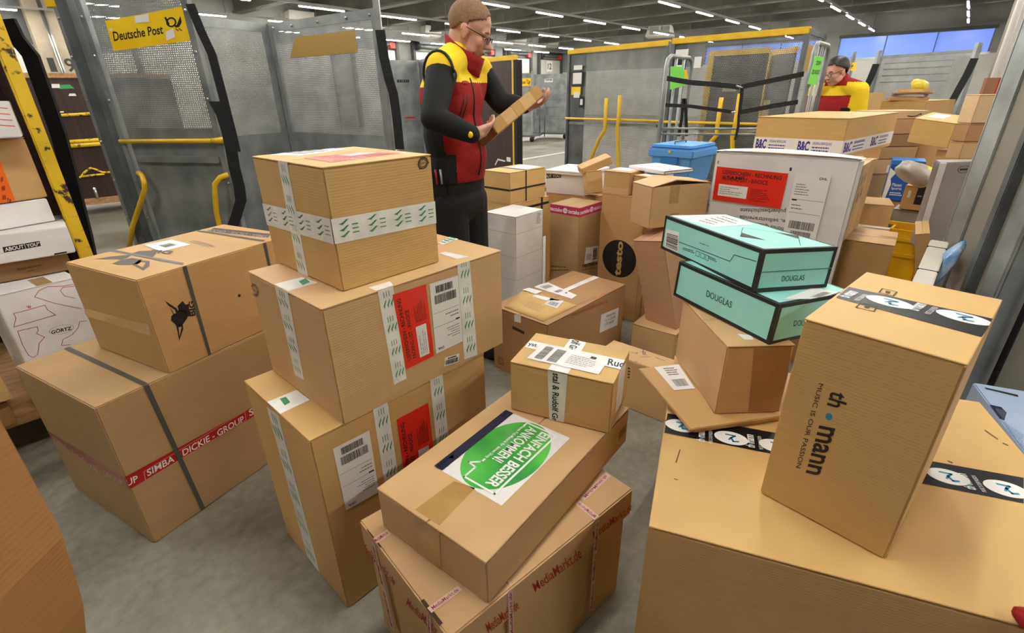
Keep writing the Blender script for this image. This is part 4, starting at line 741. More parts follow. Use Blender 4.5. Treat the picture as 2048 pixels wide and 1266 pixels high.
# yellow crate
pc = [(2.483,2.9,0.6072)]; o = thing('plastic_crate', 'yellow plastic crate on the floor beneath the grey board carton', 'crate', (2.6, 3.1, 0), R_(45))
YP = plain('yellow_plastic', (228, 172, 20), .4)
mb = MB(); t = .012; w_, d_, h_ = .2, .2, .67
for lo_, hi_ in (((-w_/2, -d_/2, 0), (w_/2, -d_/2+t, h_)), ((-w_/2, d_/2-t, 0), (w_/2, d_/2, h_)), ((-w_/2, -d_/2, 0), (-w_/2+t, d_/2, h_)), ((w_/2-t, -d_/2, 0), (w_/2, d_/2, h_)), ((-w_/2, -d_/2, 0), (w_/2, d_/2, t))): mb.box(lo_, hi_, YP)
mb.build('body', o)
mb = MB()
for z in (.5, .6, .7):
    for lo_, hi_ in (((-w_/2-.012, -d_/2-.012, z), (w_/2+.012, -d_/2, z+.02)), ((-w_/2-.012, -d_/2, z), (-w_/2, d_/2+.012, z+.02))): mb.box(lo_, hi_, YP)
mb.build('rib', o)
# long white carton with black bands and blue bag
pw = [(2.018,2.25,0.7883),(2.099,2.25,0.6948)]; pv = [(1.806,2.05,0.7149)]
o = thing('long_carton', 'long grey-white carton with thin black bands, leaning beside the yellow crate', 'box'); A = Vector(pv[0]); B = Vector([(2.038,2.3,0.7596)][0]); X = (B-A).normalized(); A = A-X*.35; Yv = Vector((.75, -.5, 0)); Zv = X.cross(Yv).normalized(); Yv = Zv.cross(X).normalized()
o.matrix_world = Matrix((X, Yv, Zv)).transposed().to_4x4(); o.location = A; LW = (B-A).length
PW = mottled('greyed_white_board', (190, 184, 172), (200, 194, 184), 5, .55)
mb = MB(); mb.box((0, 0, -.07), (LW, .07, 0), PW); mb.build('body', o, .004)
for xx in (LW*.45, LW*.86): mb = MB(); mb.box((xx, -.002, -.072), (xx+.004, .072, .002), BLACK); mb.build('band', o)
bpy.context.view_layer.update(); zs_ = min((o.matrix_world @ Vector(v)).z for ch_ in o.children for v in ch_.bound_box)
c = Carton((1.62, 1.78, 0, R_(43), .42, .2, zs_-.004, 0, 0), 'kraft carton on the floor carrying the long grey-white carton', K('dull'), flaps='x')
pbag = [(1.96,2.1,0.7568)]; lump('plastic_bag', 'blue and clear plastic bag at the foot of the column', 'bag', pbag[0], (.03, .03, .13), mottled('blue_film', (70, 140, 210), (190, 210, 230), 14, .2, coat=.5, bump=.7, bscale=20), R_(10), R_(32), 6, .35)
# pale blue carton low at the right edge
x, y, z, a, wr, wl, h, rx, ry = (1.5824,1.1601,0.0000,-0.4343,0.4000,0.4968,0.4499,0.0000,0.0000)
PBL = mottled('pale_blue_board', (150, 168, 196), (164, 182, 208), 4, .4); 
c = Carton((x, y, 0, a, .5, .5, h, 0, 0), 'pale blue carton with a hand hole and film, right of the very large carton', PBL, flaps=None)
c.T.quad([(0.02647,0.4712),(0.02692,0.457),(0.1143,0.4367),(0.118,0.4541)], plain('dark_opening', (30, 20, 18), .9), 0).build('hand_hole', 'dark slot')
c.T.quad([(-0.01801,0.3379),(0.03132,0.3323),(0.03537,0.2977),(0.00922,0.2366),(-0.02568,0.2613)], plain('navy_print', (24, 28, 58), .35), 0).words([(-0.01467,0.1881),(0.001664,0.06371),(0.03624,0.1643),(0.005593,0.2253)], (0, 0, 1, 1), 7, plain('mid_blue_ink', (96, 124, 170), .5), 0, .9, 2, .4).build('print', 'dark blue print')
mb = MB(); mb.box((-.003, -.003, .02), (.503, .32, h+.003), FILM); mb.build('stretch_film', c.o, .01, 'clear film')

# ================================================================ left roll container with its stack
o = thing('roll_container', 'wooden roll container at the left edge with worn yellow post, carrying a stack of cartons', 'roll container', (-2.255, 2.37, 0), R_(47))
# local axes: x along its front edge (away to the right), y to the left and back
mb = MB(); mb.box((-1.0, -.35, .15), (.06, .75, .2), WOOD); mb.build('base_board', o, .004)
mb = MB(); mb.box((.075, -.02, .2), (.1, .75, 2.0), WOODP); mb.build('side_wall', o)
mb = MB(); mb.box((-1.0, .73, .2), (.075, .755, 2.0), WOODP); mb.build('back_wall', o)
mb = MB(); mb.box((.06, -.07, .12), (.115, -.02, 2.05), YELW); mb.build('post', o, .006, 'worn scratched yellow post')
for p in ((-.9, -.25), (-.9, .65), (-.05, -.25), (-.05, .65)):
    mb = MB(); mb.cyl((p[0], p[1], .06), (1, .2, 0), .06, .035, RUBBER, 18); mb.box((p[0]-.03, p[1]-.03, .1), (p[0]+.03, p[1]+.03, .15), STEELD); mb.build('wheel', o, 0)
sp = [(-2.294,2.62,1.847),(-2.285,2.62,1.773),(-2.247,2.62,1.697),(-2.25,2.62,1.529),(-2.255,2.62,1.347),(-2.276,2.62,1.152),(-2.294,2.62,1.024),(-2.318,2.62,0.8356),(-2.352,2.62,0.6354),(-2.399,2.62,0.3908)]
mb = MB(); mb.band(sp, .105, .012, WEB, (1, -.3, 0)); s_ = mb.build('tension_strap'); tag(s_, 'broad black tension strap hanging beside the worn yellow post', 'strap')
def lc(b, z, h, label, mat, wr=None, **kw):
    x, y, zz, a, w_, wl, hh, rx, ry = b
    return Carton((x, y, z, a, wr or w_, .35, h, 0, 0), label, mat, **kw)
c = lc((-2.1975,1.9334,0.2200,0.9604,0.2857,0.3000,0.5341,0.0000,0.0000), .222, .53, 'white carton with red outline drawings, in the roll container at the left edge', WBOX, flaps='x')
RL = plain('thin_red_ink', (176, 60, 56), .5)
for s_ in ([(0.03507,0.4379),(0.08491,0.4366),(0.09442,0.4374),(0.142,0.4392),(0.1438,0.4147),(0.1626,0.382),(0.01687,0.3797),(0.03489,0.4163),(0.03507,0.4379)], [(0.02144,0.3572),(0.08672,0.3528),(0.08482,0.334),(0.07493,0.3229),(0.09495,0.2961),(0.06936,0.2763),(0.04829,0.2276),(0.02991,0.2198),(0.01892,0.2374),(0.01625,0.2921),(0.02144,0.3572)], [(0.2655,0.4997),(0.2274,0.5031),(0.1779,0.5177),(0.1435,0.5088),(0.1215,0.4859),(0.1695,0.4412),(0.2282,0.3988),(0.2566,0.3791)], [(0.2655,0.4907),(0.2257,0.4977),(0.2121,0.4859),(0.2186,0.4576),(0.251,0.4351)], [(0.2601,0.3146),(0.2338,0.321),(0.2177,0.2917),(0.1873,0.2685),(0.1506,0.2604),(0.1368,0.2346),(0.1679,0.2249)], [(0.08341,0.4539),(0.08903,0.4445),(0.08993,0.4551),(0.09573,0.4494),(0.09026,0.4404)]): c.R.line(s_, .0022, RL, 0)
q = [(0.1095,0.296),(0.1966,0.2798),(0.2128,0.3222),(0.1245,0.3344)]; c.R.ring(q, .5, .5, .5, .5, .03, GREY, 0).text([(0.1212,0.3004),(0.194,0.2935),(0.1981,0.3139),(0.1254,0.3203)], 'GÖRTZ', BLACK, 1, .02).build('print', 'red outlines and black name in an oval')
c.T.rect([(0, 0), ((-2.1975,1.9334,0.2200,0.9604,0.2857,0.3000,0.5341,0.0000,0.0000)[4], 0), ((-2.1975,1.9334,0.2200,0.9604,0.2857,0.3000,0.5341,0.0000,0.0000)[4], .35), (0, .35)], .5, 0, .7, .4, TAPEC, 0).build('packing_tape', 'clear tape')
c = lc((-2.4633,1.9287,0.7517,0.7949,0.4781,0.3000,0.0850,0.0000,0.0000), .756, .088, 'brown carton with a handwritten-style name, beneath the white name-tag carton at the left', K('dark'), flaps=None)
c.R.text([(0.2902,0.04213),(0.3775,0.0431),(0.3799,0.0543),(0.2935,0.05573)], 'inselverliebt', INK, 0, 0).words([(0.3202,0.02842),(0.3493,0.02962),(0.3497,0.03397),(0.321,0.03261)], (0, 0, 1, 1), 1, INK, 0).build('print')
c = lc((-2.4241,1.9287,0.8563,0.7196,0.4825,0.3000,0.1257,0.0000,0.0000), .848, .124, 'white carton with a black and white name tag, in the left roll container', WBOX, flaps=None)
q = [(0.2495,0.04827),(0.3736,0.05304),(0.3758,0.07643),(0.2516,0.07237)]; c.R.quad(q, BLACK, 0).text(q, 'ABOUT', WHITE, 1, .03, (.04, .15, .55, .85)).text(q, 'YOU°', WHITE, 1, .03, (.62, .15, .98, .85)).rect(q, .575, .0, .59, 1, WHITE, 1).quad([(0.4053,0.003636),(0.451,0.005455),(0.4517,0.01114),(0.4064,0.01061)], BLACK, 0).build('name_tag', 'black name tag')
c = lc((-2.4400,1.9289,0.9701,1.0579,0.4911,0.3000,0.1101,0.0000,0.0000), .975, .108, 'plain white carton between the name-tag carton and the orange-taped carton', WBOX, flaps=None)
c = lc((-2.4295,1.9289,1.0895,1.0770,0.4934,0.3000,0.2661,0.0000,0.0000), 1.087, .268, 'kraft carton with orange warning tape in the left roll container', K('warm'), flaps='x')
ORT = plain('orange_tape', (238, 104, 22), .4)
c.R.quad([(0.3085,0.004414),(0.3725,0.001677),(0.3805,0.1843),(0.3676,0.1757)], ORT, 0).text([(0.3566,-0.0007588),(0.3444,0),(0.3502,0.02159),(0.3635,0.02191)], 's!', BLACK, 1, .02).words([(0.3296,0.006843),(0.3458,0.006519),(0.3701,0.1249),(0.3591,0.1161)], (0, 0, 1, 1), 3, plain('dark_orange_ink', (150, 56, 12), .5), 1).build('warning_tape', 'orange tape')
c = lc((-2.4699,1.9290,1.3668,0.7159,0.4913,0.3000,0.1398,0.0000,0.0000), 1.36, .145, 'white carton with red zigzag lines, topmost in the left roll container', WBOX, flaps=None)
x, y, z, a, w_, wl, hh, rx, ry = (-2.4699,1.9290,1.3668,0.7159,0.4913,0.3000,0.1398,0.0000,0.0000)
q = [(0, 0), (w_, 0), (w_, .145), (0, .145)]
for i in range(8): c.R.qline(q, [(.55, .95-.16*i), (.72, 1.1-.16*i), (.86, .86-.16*i), (.98, .8-.16*i)] if i < 4 else [(.6, 1.1-.16*i), (.82, 1.25-.16*i)], .003, plain('orange_red_ink', (214, 78, 48), .5), 0)
c.R.build('print', 'red zigzag lines')
x, y, z, a, w_, wl, hh, rx, ry = (-2.1975,1.9334,0.2200,0.9604,0.2857,0.3000,0.5341,0.0000,0.0000)
c = Carton((-2.36, 1.56, .33, R_(50), .3, .3, .2, 0, 0), 'kraft carton left of the white outline-printed carton, upper one at the left edge', K('gold'), flaps='x')
c = Carton((-2.39, 1.56, .205, R_(50), .3, .3, .12, 0, 0), 'small dark kraft carton beneath, at the left edge', K('dark'), flaps='x')
# ---- blurred carton at the very left front
o = thing('cardboard_box', 'bulging kraft carton cut off by the lower left corner, nearest to the camera', 'box', (-.548, .24, 0))
mb = MB(); mb.prism([(0, 0, 1.3), (0, 0, 1.02), (-.02, 0, .9), (-.055, 0, .79), (-.1, 0, .3), (-.12, 0, 0), (-.55, 0, 0), (-.55, 0, 1.3)], (0, -.1, 0), (0, .1, 0), card('blurred', (164, 118, 68))); b_ = mb.build('body', o, .01)
# red cloth at the lower right corner
lump('red_cloth', 'bit of red cloth lying on the very large carton at the lower right corner', 'cloth', tuple([(0.9312,0.5728,0.615)][0]), (.02, .025, .016), plain('red_fleece', (150, 20, 22), .9), 0, 0, 5, .2)

# ================================================================ hall
AZ = R_(40.65); D1 = Vector((math.sin(AZ), math.cos(AZ), 0)); D2 = Vector((-math.cos(AZ), math.sin(AZ), 0))
HM = Matrix((D1, D2, Vector((0, 0, 1)))).transposed().to_4x4()
def hall(mb, name, bevel=0, kind='structure', parent=None):
    o = mb.build(name, parent, bevel)
    if parent is None: o.matrix_world = HM
    if kind and parent is None: o['kind'] = kind
    return o
QW, PE, QR, PB_, ZC = 24.0, 34.0, -10.0, -9.0, 5.4
k = NT('concrete_floor'); tc = k.n('TexCoord')
n1 = k.n('TexNoise'); n1.inputs['Scale'].default_value = 1.1; n1.inputs['Detail'].default_value = 8; k.l(tc, 'Object', n1, 'Vector')
n2 = k.n('TexNoise'); n2.inputs['Scale'].default_value = 26; n2.inputs['Detail'].default_value = 5; k.l(tc, 'Object', n2, 'Vector')
mx = k.math('ADD', k.math('MULTIPLY', n1.outputs['Fac'], .75), k.math('MULTIPLY', n2.outputs['Fac'], .25))
cr = k.n('ValToRGB'); e = cr.color_ramp.elements; e[0].position = .36; e[1].position = .62; e[0].color = lin((94, 88, 74))+(1,); e[1].color = lin((146, 143, 132))+(1,)
k.t.links.new(mx, cr.inputs[0]); k.l(cr, 0, k.b, 'Base Color'); mr = k.n('MapRange'); mr.inputs['From Min'].default_value = .3; mr.inputs['From Max'].default_value = .7; mr.inputs['To Min'].default_value = .28; mr.inputs['To Max'].default_value = .55; k.l(n1, 'Fac', mr, 0); k.l(mr, 0, k.b, 'Roughness')
n3 = k.n('TexNoise'); n3.inputs['Scale'].default_value = 160; k.l(tc, 'Object', n3, 'Vector'); bp = k.n('Bump'); bp.inputs['Strength'].default_value = .35; bp.inputs['Distance'].default_value = .003; k.l(n3, 'Fac', bp, 'Height'); k.l(bp, 0, k.b, 'Normal')
FLOOR = k.m
hall(MB().box((PB_, QR, -.1), (PE, QW, 0), FLOOR), 'floor')
CEIL = mottled('ceiling_sheet', (74, 72, 66), (84, 81, 74), 2, .8); BEAM = mottled('grey_beam', (92, 90, 82), (102, 99, 90), 2, .8)
hall(MB().box((PB_, QR, ZC), (PE, QW, ZC+.1), CEIL), 'ceiling')
for i in range(12):
    p = -6.5+3.45*i; b_ = hall(MB().box((p-.12, QR, 4.75), (p+.12, QW, ZC), BEAM).box((p-.2, QR, 4.7), (p+.2, QW, 4.78), BEAM), 'ceiling_beam')
ln = [(0.2425,12.79,0.001),(1.628,14.4,0.001),(1.608,14.21,0.001),(0.2381,12.57,0.001)]; st = MB(); st.add(ln, [(0, 1, 2, 3)], plain('floor_paint', (214, 212, 204), .5)); st.build('trim_4')['kind'] = 'structure'
WALLG = mottled('grey_wall_panel', (120, 120, 116), (132, 131, 126), 1.2, .75); WALLW = mottled('pale_wall_panel', (186, 184, 176), (196, 194, 186), 1.2, .7); DARKG = plain('dark_grey_cladding', (66, 68, 68), .6)
hall(MB().box((PB_, QW, 0), (PE, QW+.2, ZC), WALLG), 'wall_left'); hall(MB().box((PE, QR, 0), (PE+.2, QW, 2.9), WALLW).box((PE, QR, 3.95), (PE+.2, QW, ZC), WALLG).box((PE, QR, 2.9), (PE+.2, -.25, 3.95), WALLG).box((PE, 5.85, 2.9), (PE+.2, 6.6, 3.95), WALLG).box((PE, 13, 2.9), (PE+.2, QW, 3.95), WALLG), 'wall_far')
hall(MB().box((PB_, QR-.2, 0), (PE, QR, ZC), CONC), 'wall_right'); hall(MB().box((PB_-.2, QR, 0), (PB_, QW, ZC), WALLG), 'wall_back')
SKYP = plain('dusk_blue_glazing', (104, 132, 222), .3, emit=.3)
for i, (q0, q1) in enumerate(((-.25, 5.85), (6.6, 13.))):
    w_ = hall(MB().box((PE+.08, q0, 2.9), (PE+.1, q1, 3.95), SKYP), 'window_%d' % (i+1))
    fm = MB(); fm.box((PE-.02, q0-.08, 2.84), (PE+.1, q1+.08, 2.95), ALU).box((PE-.02, q0-.08, 3.9), (PE+.1, q1+.08, 4.05), DARKG)
    for t in range(4): qq = q0+(q1-q0)*t/3; fm.box((PE+.0, qq-.015, 2.9), (PE+.09, qq+.015, 3.95), DARKG)
    fm.build('window_frame', w_)
RED = plain('red_signal_box', (206, 52, 30), .5)
def dock(p, num, i, col=None):
    d = hall(MB().box((p-1.3, QW-.06, 0), (p+1.3, QW-.002, 3.75), WALLW), 'door_%d' % i)
    f = MB(); f.box((p-1.45, QW-.25, 0), (p-1.3, QW, 4.2), DARKG).box((p+1.3, QW-.25, 0), (p+1.45, QW, 4.2), DARKG).box((p-1.45, QW-.25, 4.1), (p+1.45, QW, 4.25), STEELD).box((p-1.3, QW-.1, 3.7), (p+1.3, QW, 3.76), DARKG); f.build('door_frame', d)
    f = MB(); f.tube([(p-1.1, QW-.2, 3.98), (p+1.1, QW-.2, 3.98)], .1, STEELD, 10); f.cyl((p-1.2, QW-.22, 3.98), (1, 0, 0), .22, .25, RUBBER, 14); f.build('roller_shaft', d)
    f = MB(); f.box((p+.9, QW-.3, 3.78), (p+1.2, QW-.06, 4.05), RED); f.build('signal_box', d)
    f = MB(); f.prism([(p-.6, QW-.3, 4.5), (p-.6, QW, 4.45), (p-.6, QW, 4.95), (p-.6, QW-.45, 5.0)], (p, 0, 0), (p+1.2, 0, 0), WALLW); f.build('deflector', d)
    if num:
        F = Face((p, QW-.062, 3.3), (1, 0, 0), (0, 0, 1), d); F.rect([(-.35, -.35), (.35, -.35), (.35, .35), (-.35, .35)], 0, 0, 1, 1, WHITE, 0).text([(-.24, -.2), (.24, -.2), (.24, .2), (-.24, .2)], num, BLACK, 1, .02); F.build('number_sign', 'white sign with a black number')
for i, (p, n_) in enumerate(((.6, None), (8., None), (13.4, '17'), (17.3, None), (21.2, None), (25.1, None), (28.9, '13'), (32.6, '12'))): dock(p, n_, i+1)
COLN = mottled('wood_toned_column', (150, 138, 120), (166, 154, 134), 2, .8)
cn = hall(MB().box((3.85, QW-.5, 0), (4.75, QW, ZC), COLN), 'trim_1')
F = Face((4.3, QW-.502, 2.6), (1, 0, 0), (0, 0, 1), cn); F.text([(-.33, -.2), (-.15, -.2), (-.15, .22), (-.33, .22)], '1', BLACK, 0, .02).text([(.1, -.2), (.36, -.2), (.36, .22), (.1, .22)], '9', BLACK, 0, .02).build('number', 'black number')
MB().tube([(4.25, QW-.53, 0), (4.25, QW-.53, 5)], .025, ALU, 6).tube([(4.32, QW-.53, 0), (4.32, QW-.53, 5)], .025, ALU, 6).build('conduit', cn)
for i, (p0, p1) in enumerate(((1.95, 3.85), (4.75, 6.6))):
    hall(MB().box((p0, QW-.12, 1.4), (p1, QW-.02, 3.1), WALLW).box((p0, QW-.16, 3.1), (p1, QW-.02, 3.22), STEELD).box((p0, QW-.1, 3.22), (p1, QW-.02, 4.3), DARKG).box((p0, QW-.16, 4.3), (p1, QW-.02, 4.42), STEELD), 'trim_%d' % (i+2))
# ---- long rows of LED tubes
LED = plain('led_tube', (255, 250, 240), .4, emit=LAMP); TRK = plain('lamp_track', (150, 150, 146), .4, .3)
ZL = 4.07; first = None
hm = MB(); hm.box((-.8, -.03, .0), (.8, .03, .05), TRK); lm = MB(); lm.box((-.78, -.024, -.02), (.78, .024, 0), LED)
for ri, (q, ph) in enumerate(((-6.4, .3), (-2.9, .8), (.75, .2), (4.3, .9), (8.1, 1.7), (12.1, .6), (16.4, .3), (20.1, 1.1), (22.9, 2.2))):  # first two rows are added out of view to brighten right-facing sides
    t_ = hall(MB().box((-6, q-.035, ZL+.05), (33.6, q+.035, ZL+.11), TRK), 'lamp_track', kind=None); tag(t_, 'grey lamp track, %s of the parallel rows from the right' % ('first second third fourth fifth sixth seventh eighth ninth'.split()[ri]), 'lamp track', 'lamp tracks'); 
    sb = MB()
    for kx in range(12): sb.box((-5+3.4*kx-.01, q-.01, ZL+.11), (-5+3.4*kx+.01, q+.01, 4.75), STEELD)
    sb.build('suspension', t_)
    for kx in range(13):
        p = -5.5+ph+3.05*kx
        if p > 33 or p < -3.6 or (q < 0 and not (-q*.45) < p < 18): continue
        t = bpy.data.objects.new('tube_light', None); COL.objects.link(t); t.empty_display_size = .05
        t.matrix_world = HM @ Matrix.Translation((p, q, ZL)); tag(t, 'slim bright white tube light in the long rows under the ceiling', 'lamp', 'ceiling tube lights')
        if first is None: first = (hm.build('housing', t), lm.build('tube', t))
        else:
            for s_ in first: cc = s_.copy(); COL.objects.link(cc); cc.parent = t
# ---- ceiling heater
hp = [(8.483,31.08,4.25)]; o = thing('fan_heater', 'white louvred fan heater hanging under the ceiling', 'heater', hp[0], -AZ+R_(20))
HW = plain('heater_white', (206, 204, 194), .5); mb = MB(); mb.prism([(-.75, -.6, 0), (.75, -.6, 0), (.6, -.6, .5), (-.6, -.6, .5)], (0, 0, 0), (0, 1.2, 0), HW); mb.build('body', o, .02)
for j in range(6): mb = MB(); mb.box((-.52, -.64, .1+.06*j), (-.05, -.6, .13+.06*j), STEELD).box((.05, -.64, .1+.06*j), (.52, -.64+.04, .13+.06*j), STEELD); mb.build('louvre', o)
mb = MB(); mb.box((-.4, -.01, .5), (-.38, .01, 1.1), STEELD).box((.38, -.01, .5), (.4, .01, 1.1), STEELD); mb.build('suspension', o)
# ---- columns at the right
cc = thing('steel_edged_column', 'concrete column with a steel edge guard at the right edge of the scene', 'column', (2.0, 1.86, 0), R_(-13.7))
MB().box((.01, .01, 0), (.5, .455, 5.3), CONC).build('shaft', cc)
for y0_, y1_ in ((0, .1), (.34, .463)): MB().box((0, y0_, 0), (.012, y1_, 5.2), STEEL).box((0, y0_ if y0_ == 0 else y1_-.012, 0), (.1, .012 if y0_ == 0 else y1_, 5.2), STEEL).build('edge_guard', cc, .003, 'steel edge guard')
MB().box((-.03, .13, 0), (.012, .17, 5.2), STEELD).build('guide_rail', cc, .004)
MB().cyl((-.002, .2, .42), (1, 0, 0), .012, .012, ALU).build('bolt', cc); MB().tube([(.1, -.03, 0), (.1, -.03, 2.6)], .012, RUBBER, 8).build('rubber_seal', cc)
fp = [(4.543,5.2,2.091),(4.656,5.2,1.147)]
fc = thing('concrete_column', 'concrete column with white conduits, behind the cartons at the upper right', 'column', (fp[1][0], 5.2, 0))
MB().box((0.05, 0, 0), (1.2, .1, 5.3), CONC).build('shaft', fc); mb = MB(); mb.tube([(-.03, -.05, 0), (-.03, -.05, 5)], .022, WHITE, 8).tube([(.03, -.05, 0), (.03, -.05, 5)], .02, WHITE, 8).tube([(.12, -.05, 1.3), (.12, -.05, 5)], .015, plain('red_pipe', (170, 34, 40), .5), 8); mb.build('conduit', fc)
MB().box((.38, -.03, 0), (.5, 0, 4), STEEL).build('rail', fc); MB().box((.62, -.03, 0), (.66, 0, 4), plain('red_seal', (180, 30, 36), .6)).build('seal', fc)
F = Face((.28, -.001, 1.55), (1, 0, 0), (0, 0, 1), fc); F.rect([(0, 0), (.14, 0), (.14, .09), (0, .09)], 0, 0, 1, 1, plain('plate_grey', (170, 168, 160), .5), 0).build('plate', 'small grey plate')
pk = [(4.087,4.6,1.563),(4.088,4.6,1.182)]; o = thing('board', 'narrow brown board with a red edge leaning upright at the concrete column', 'board'); mb = MB(); A, B = Vector(pk[1]), Vector(pk[0]); A = A+(A-B)*1.2
mb.prism([A, A+Vector((.1, 0, 0)), B+Vector((.1, 0, 0)), B], (0, 0, 0), (0, .03, 0), plain('red_brown_board', (150, 104, 72), .6)); mb.build('body', o); MB().prism([A+Vector((.1, 0, 0)), A+Vector((.115, 0, 0)), B+Vector((.115, 0, 0)), B+Vector((.1, 0, 0))], (0, 0, 0), (0, .03, 0), plain('red_seal', (180, 30, 36), .6)).build('edge', o)

# ================================================================ roll cages
def vdir(a, b): d = Vector((b[0]-a[0], b[1]-a[1], 0)); return d.normalized(), d.length
def sheet(parent, P0, P1, z0, z1, mat, name, t=.004, inset=0):
    """a sheet standing on the line P0-P1; its own x runs along the line, z up"""
    d, L = vdir(P0, P1); mb = MB(); mb.box((inset, -t/2, 0), (L-inset, t/2, z1-z0), mat); o = mb.build(name, None)
    M = Matrix((d, Vector((-d.y, d.x, 0)), Vector((0, 0, 1)))).transposed().to_4x4(); M.translation = (P0[0], P0[1], z0)
    o.parent = parent; o.matrix_world = M; return o
def posts(parent, pts, z0, z1, w, mat, name='post', az=0):
    for p in pts:
        mb = MB(); M = Matrix.Translation((p[0], p[1], 0)) @ Matrix.Rotation(az, 4, 'Z'); mb.box((-w/2, -w/2, z0), (w/2, w/2, z1), mat, M); mb.build(name, parent, .004)
def wface(P0, P1, parent, side=-1, off=.004):
    """vertical face on the sheet line, facing the camera side"""
    d, L = vdir(P0, P1); return Face(Vector((P0[0], P0[1], 0))+Vector((d.y, -d.x, 0))*off, d, (0, 0, 1), parent), d, L
def wu(pts, P0, d): return [((p[0]-P0[0])*d.x+(p[1]-P0[1])*d.y, p[2]) for p in pts]
def horn(F, q, mat=BLACK, lay=2):
    F.ring(q, .4, .55, .3, .32, .32, mat, lay); F.fig(q, [(.55, .3), (.7, .35), (.98, .85), (1., .5), (.95, .4), (.8, .2), (.6, .18)], mat, lay); F.fig(q, [(0.02, .9), (.12, .95), (.3, .45), (.2, .35)], mat, lay)
    F.fig(q, [(.55, .12), (.62, .12), (.78, -.05), (.7, -.05)], mat, lay); F.fig(q, [(.72, .12), (.79, .12), (.95, -.05), (.87, -.05)], mat, lay)
def wheels(parent, pts, r=.08):
    for p in pts:
        mb = MB(); mb.box((p[0]-.03, p[1]-.03, r), (p[0]+.03, p[1]+.03, .19), STEELD); cs = mb.build('castor', parent); mb = MB(); mb.cyl((p[0], p[1], r), (.7, .7, 0), r, .04, RUBBER, 16); mb.build('wheel', cs, 0, 'black wheel')
SIGNY = mottled('sign_yellow', (246, 200, 12), (252, 212, 34), 6, .4)
# ---- cage with the big yellow sign
P0, P1 = (-3.0, 4.12), (-2.2, 3.93)
o = thing('roll_cage', 'grey perforated steel roll cage with a big yellow sign, behind the bird-print carton', 'roll cage')
sheet(o, P0, P1, 1.3, 2.16, PERF, 'perforated_sheet'); sheet(o, P0, P1, .16, 1.3, STEEL, 'lower_sheet', .006)
F, d, L = wface(P0, P1, o)
nrm = Vector((d.y, -d.x, 0)); az = math.atan2(d.y, d.x)
Pl = Vector((P0[0], P0[1], 0)); W_ = lambda u, off, z: Pl+d*u+nrm*off+Vector((0, 0, z))
for u, w_, m_ in ((-.05, .05, STEEL), (-.17, .1, STEELD), (-.26, .05, STEEL), (L+.02, .05, STEEL)): posts(o, [W_(u, 0, 0)], .1, 2.2, w_, m_, 'post', az)
mb = MB(); mb.box((-.34, -.03, 2.12), (-.22, .03, 2.2), YEL, Matrix.Translation(Pl) @ Matrix.Rotation(az, 4, 'Z')); mb.build('corner_bracket', o, .004)
mb = MB()
for u in (-.05, -.26, L+.02):
    for z in (.3, .6, .9, 1.2, 1.5, 1.8, 2.05): p = W_(u, .026, z); mb.ball(p, .011, ALU, 8)
mb.build('bolt', o)['kind'] = 'stuff'
q = wu([(-2.889,4.094,1.828),(-2.201,3.931,1.875),(-2.199,3.931,2.078),(-2.884,4.092,2.02)], P0, d); F.quad(q, SIGNY, 1)
F.text(wu([(-2.858,4.086,1.891),(-2.423,3.984,1.922),(-2.413,3.981,1.977),(-2.847,4.084,1.951)], P0, d), 'Deutsche Post', BLACK, 2, .02); horn(F, wu([(-2.404,3.979,1.936),(-2.253,3.943,1.94),(-2.246,3.942,2.037),(-2.382,3.974,2.027)], P0, d))
for s_ in ([(-2.632,4.033,1.996),(-2.512,4.005,1.999),(-2.5,4.002,2.049),(-2.619,4.03,2.036)], [(-2.411,3.981,1.88),(-2.333,3.962,1.898),(-2.33,3.962,1.953),(-2.402,3.979,1.931)], [(-2.867,4.089,1.954),(-2.842,4.083,1.957),(-2.84,4.082,1.976),(-2.865,4.088,1.972)]): F.poly(wu(s_, P0, d), WHITE, 4)
F.build('sign', 'yellow sign with black lettering and horn')
h1 = [(-3.056,4.133,1.205),(-2.108,3.909,1.215)]; mb = MB(); mb.tube([Vector(h1[0])+nrm*.04, Vector(h1[0]).lerp(Vector(h1[1]), .9)+nrm*.04], .016, YEL, 10).tube([Vector(h1[0]).lerp(Vector(h1[1]), .88)+nrm*.04, Vector(h1[1])+nrm*.01], [.018, .03], YEL, 10); mb.build('handle_bar', o, 0, 'yellow handle bar')
mb = MB(); mb.box((.03, -.03, -.025), (L-.02, .01, .025), STEEL, Matrix.Translation(W_(0, 0, 1.07)) @ Matrix.Rotation(az, 4, 'Z')); mb.build('cross_rail', o, .006)
for s_ in ([(-3,4.12,0.9631),(-2.938,4.105,0.9486),(-2.906,4.098,0.8993),(-2.921,4.101,0.8459),(-2.985,4.117,0.7633),(-3.068,4.136,0.6559),(-3.166,4.159,0.5331),(-3.282,4.187,0.3365)], [(-2.166,3.923,0.9653),(-2.218,3.935,0.9492),(-2.256,3.944,0.9004),(-2.279,3.95,0.8227),(-2.309,3.957,0.6821),(-2.316,3.958,0.5268),(-2.331,3.962,0.3857)]):
    mb = MB(); n = len(s_); mb.tube([Vector(p)+nrm*(.02+.06*min(1, i/2)) for i, p in enumerate(s_)], .02, YEL, 10); mb.build('lock_handle', o, 0, 'curved yellow handle')
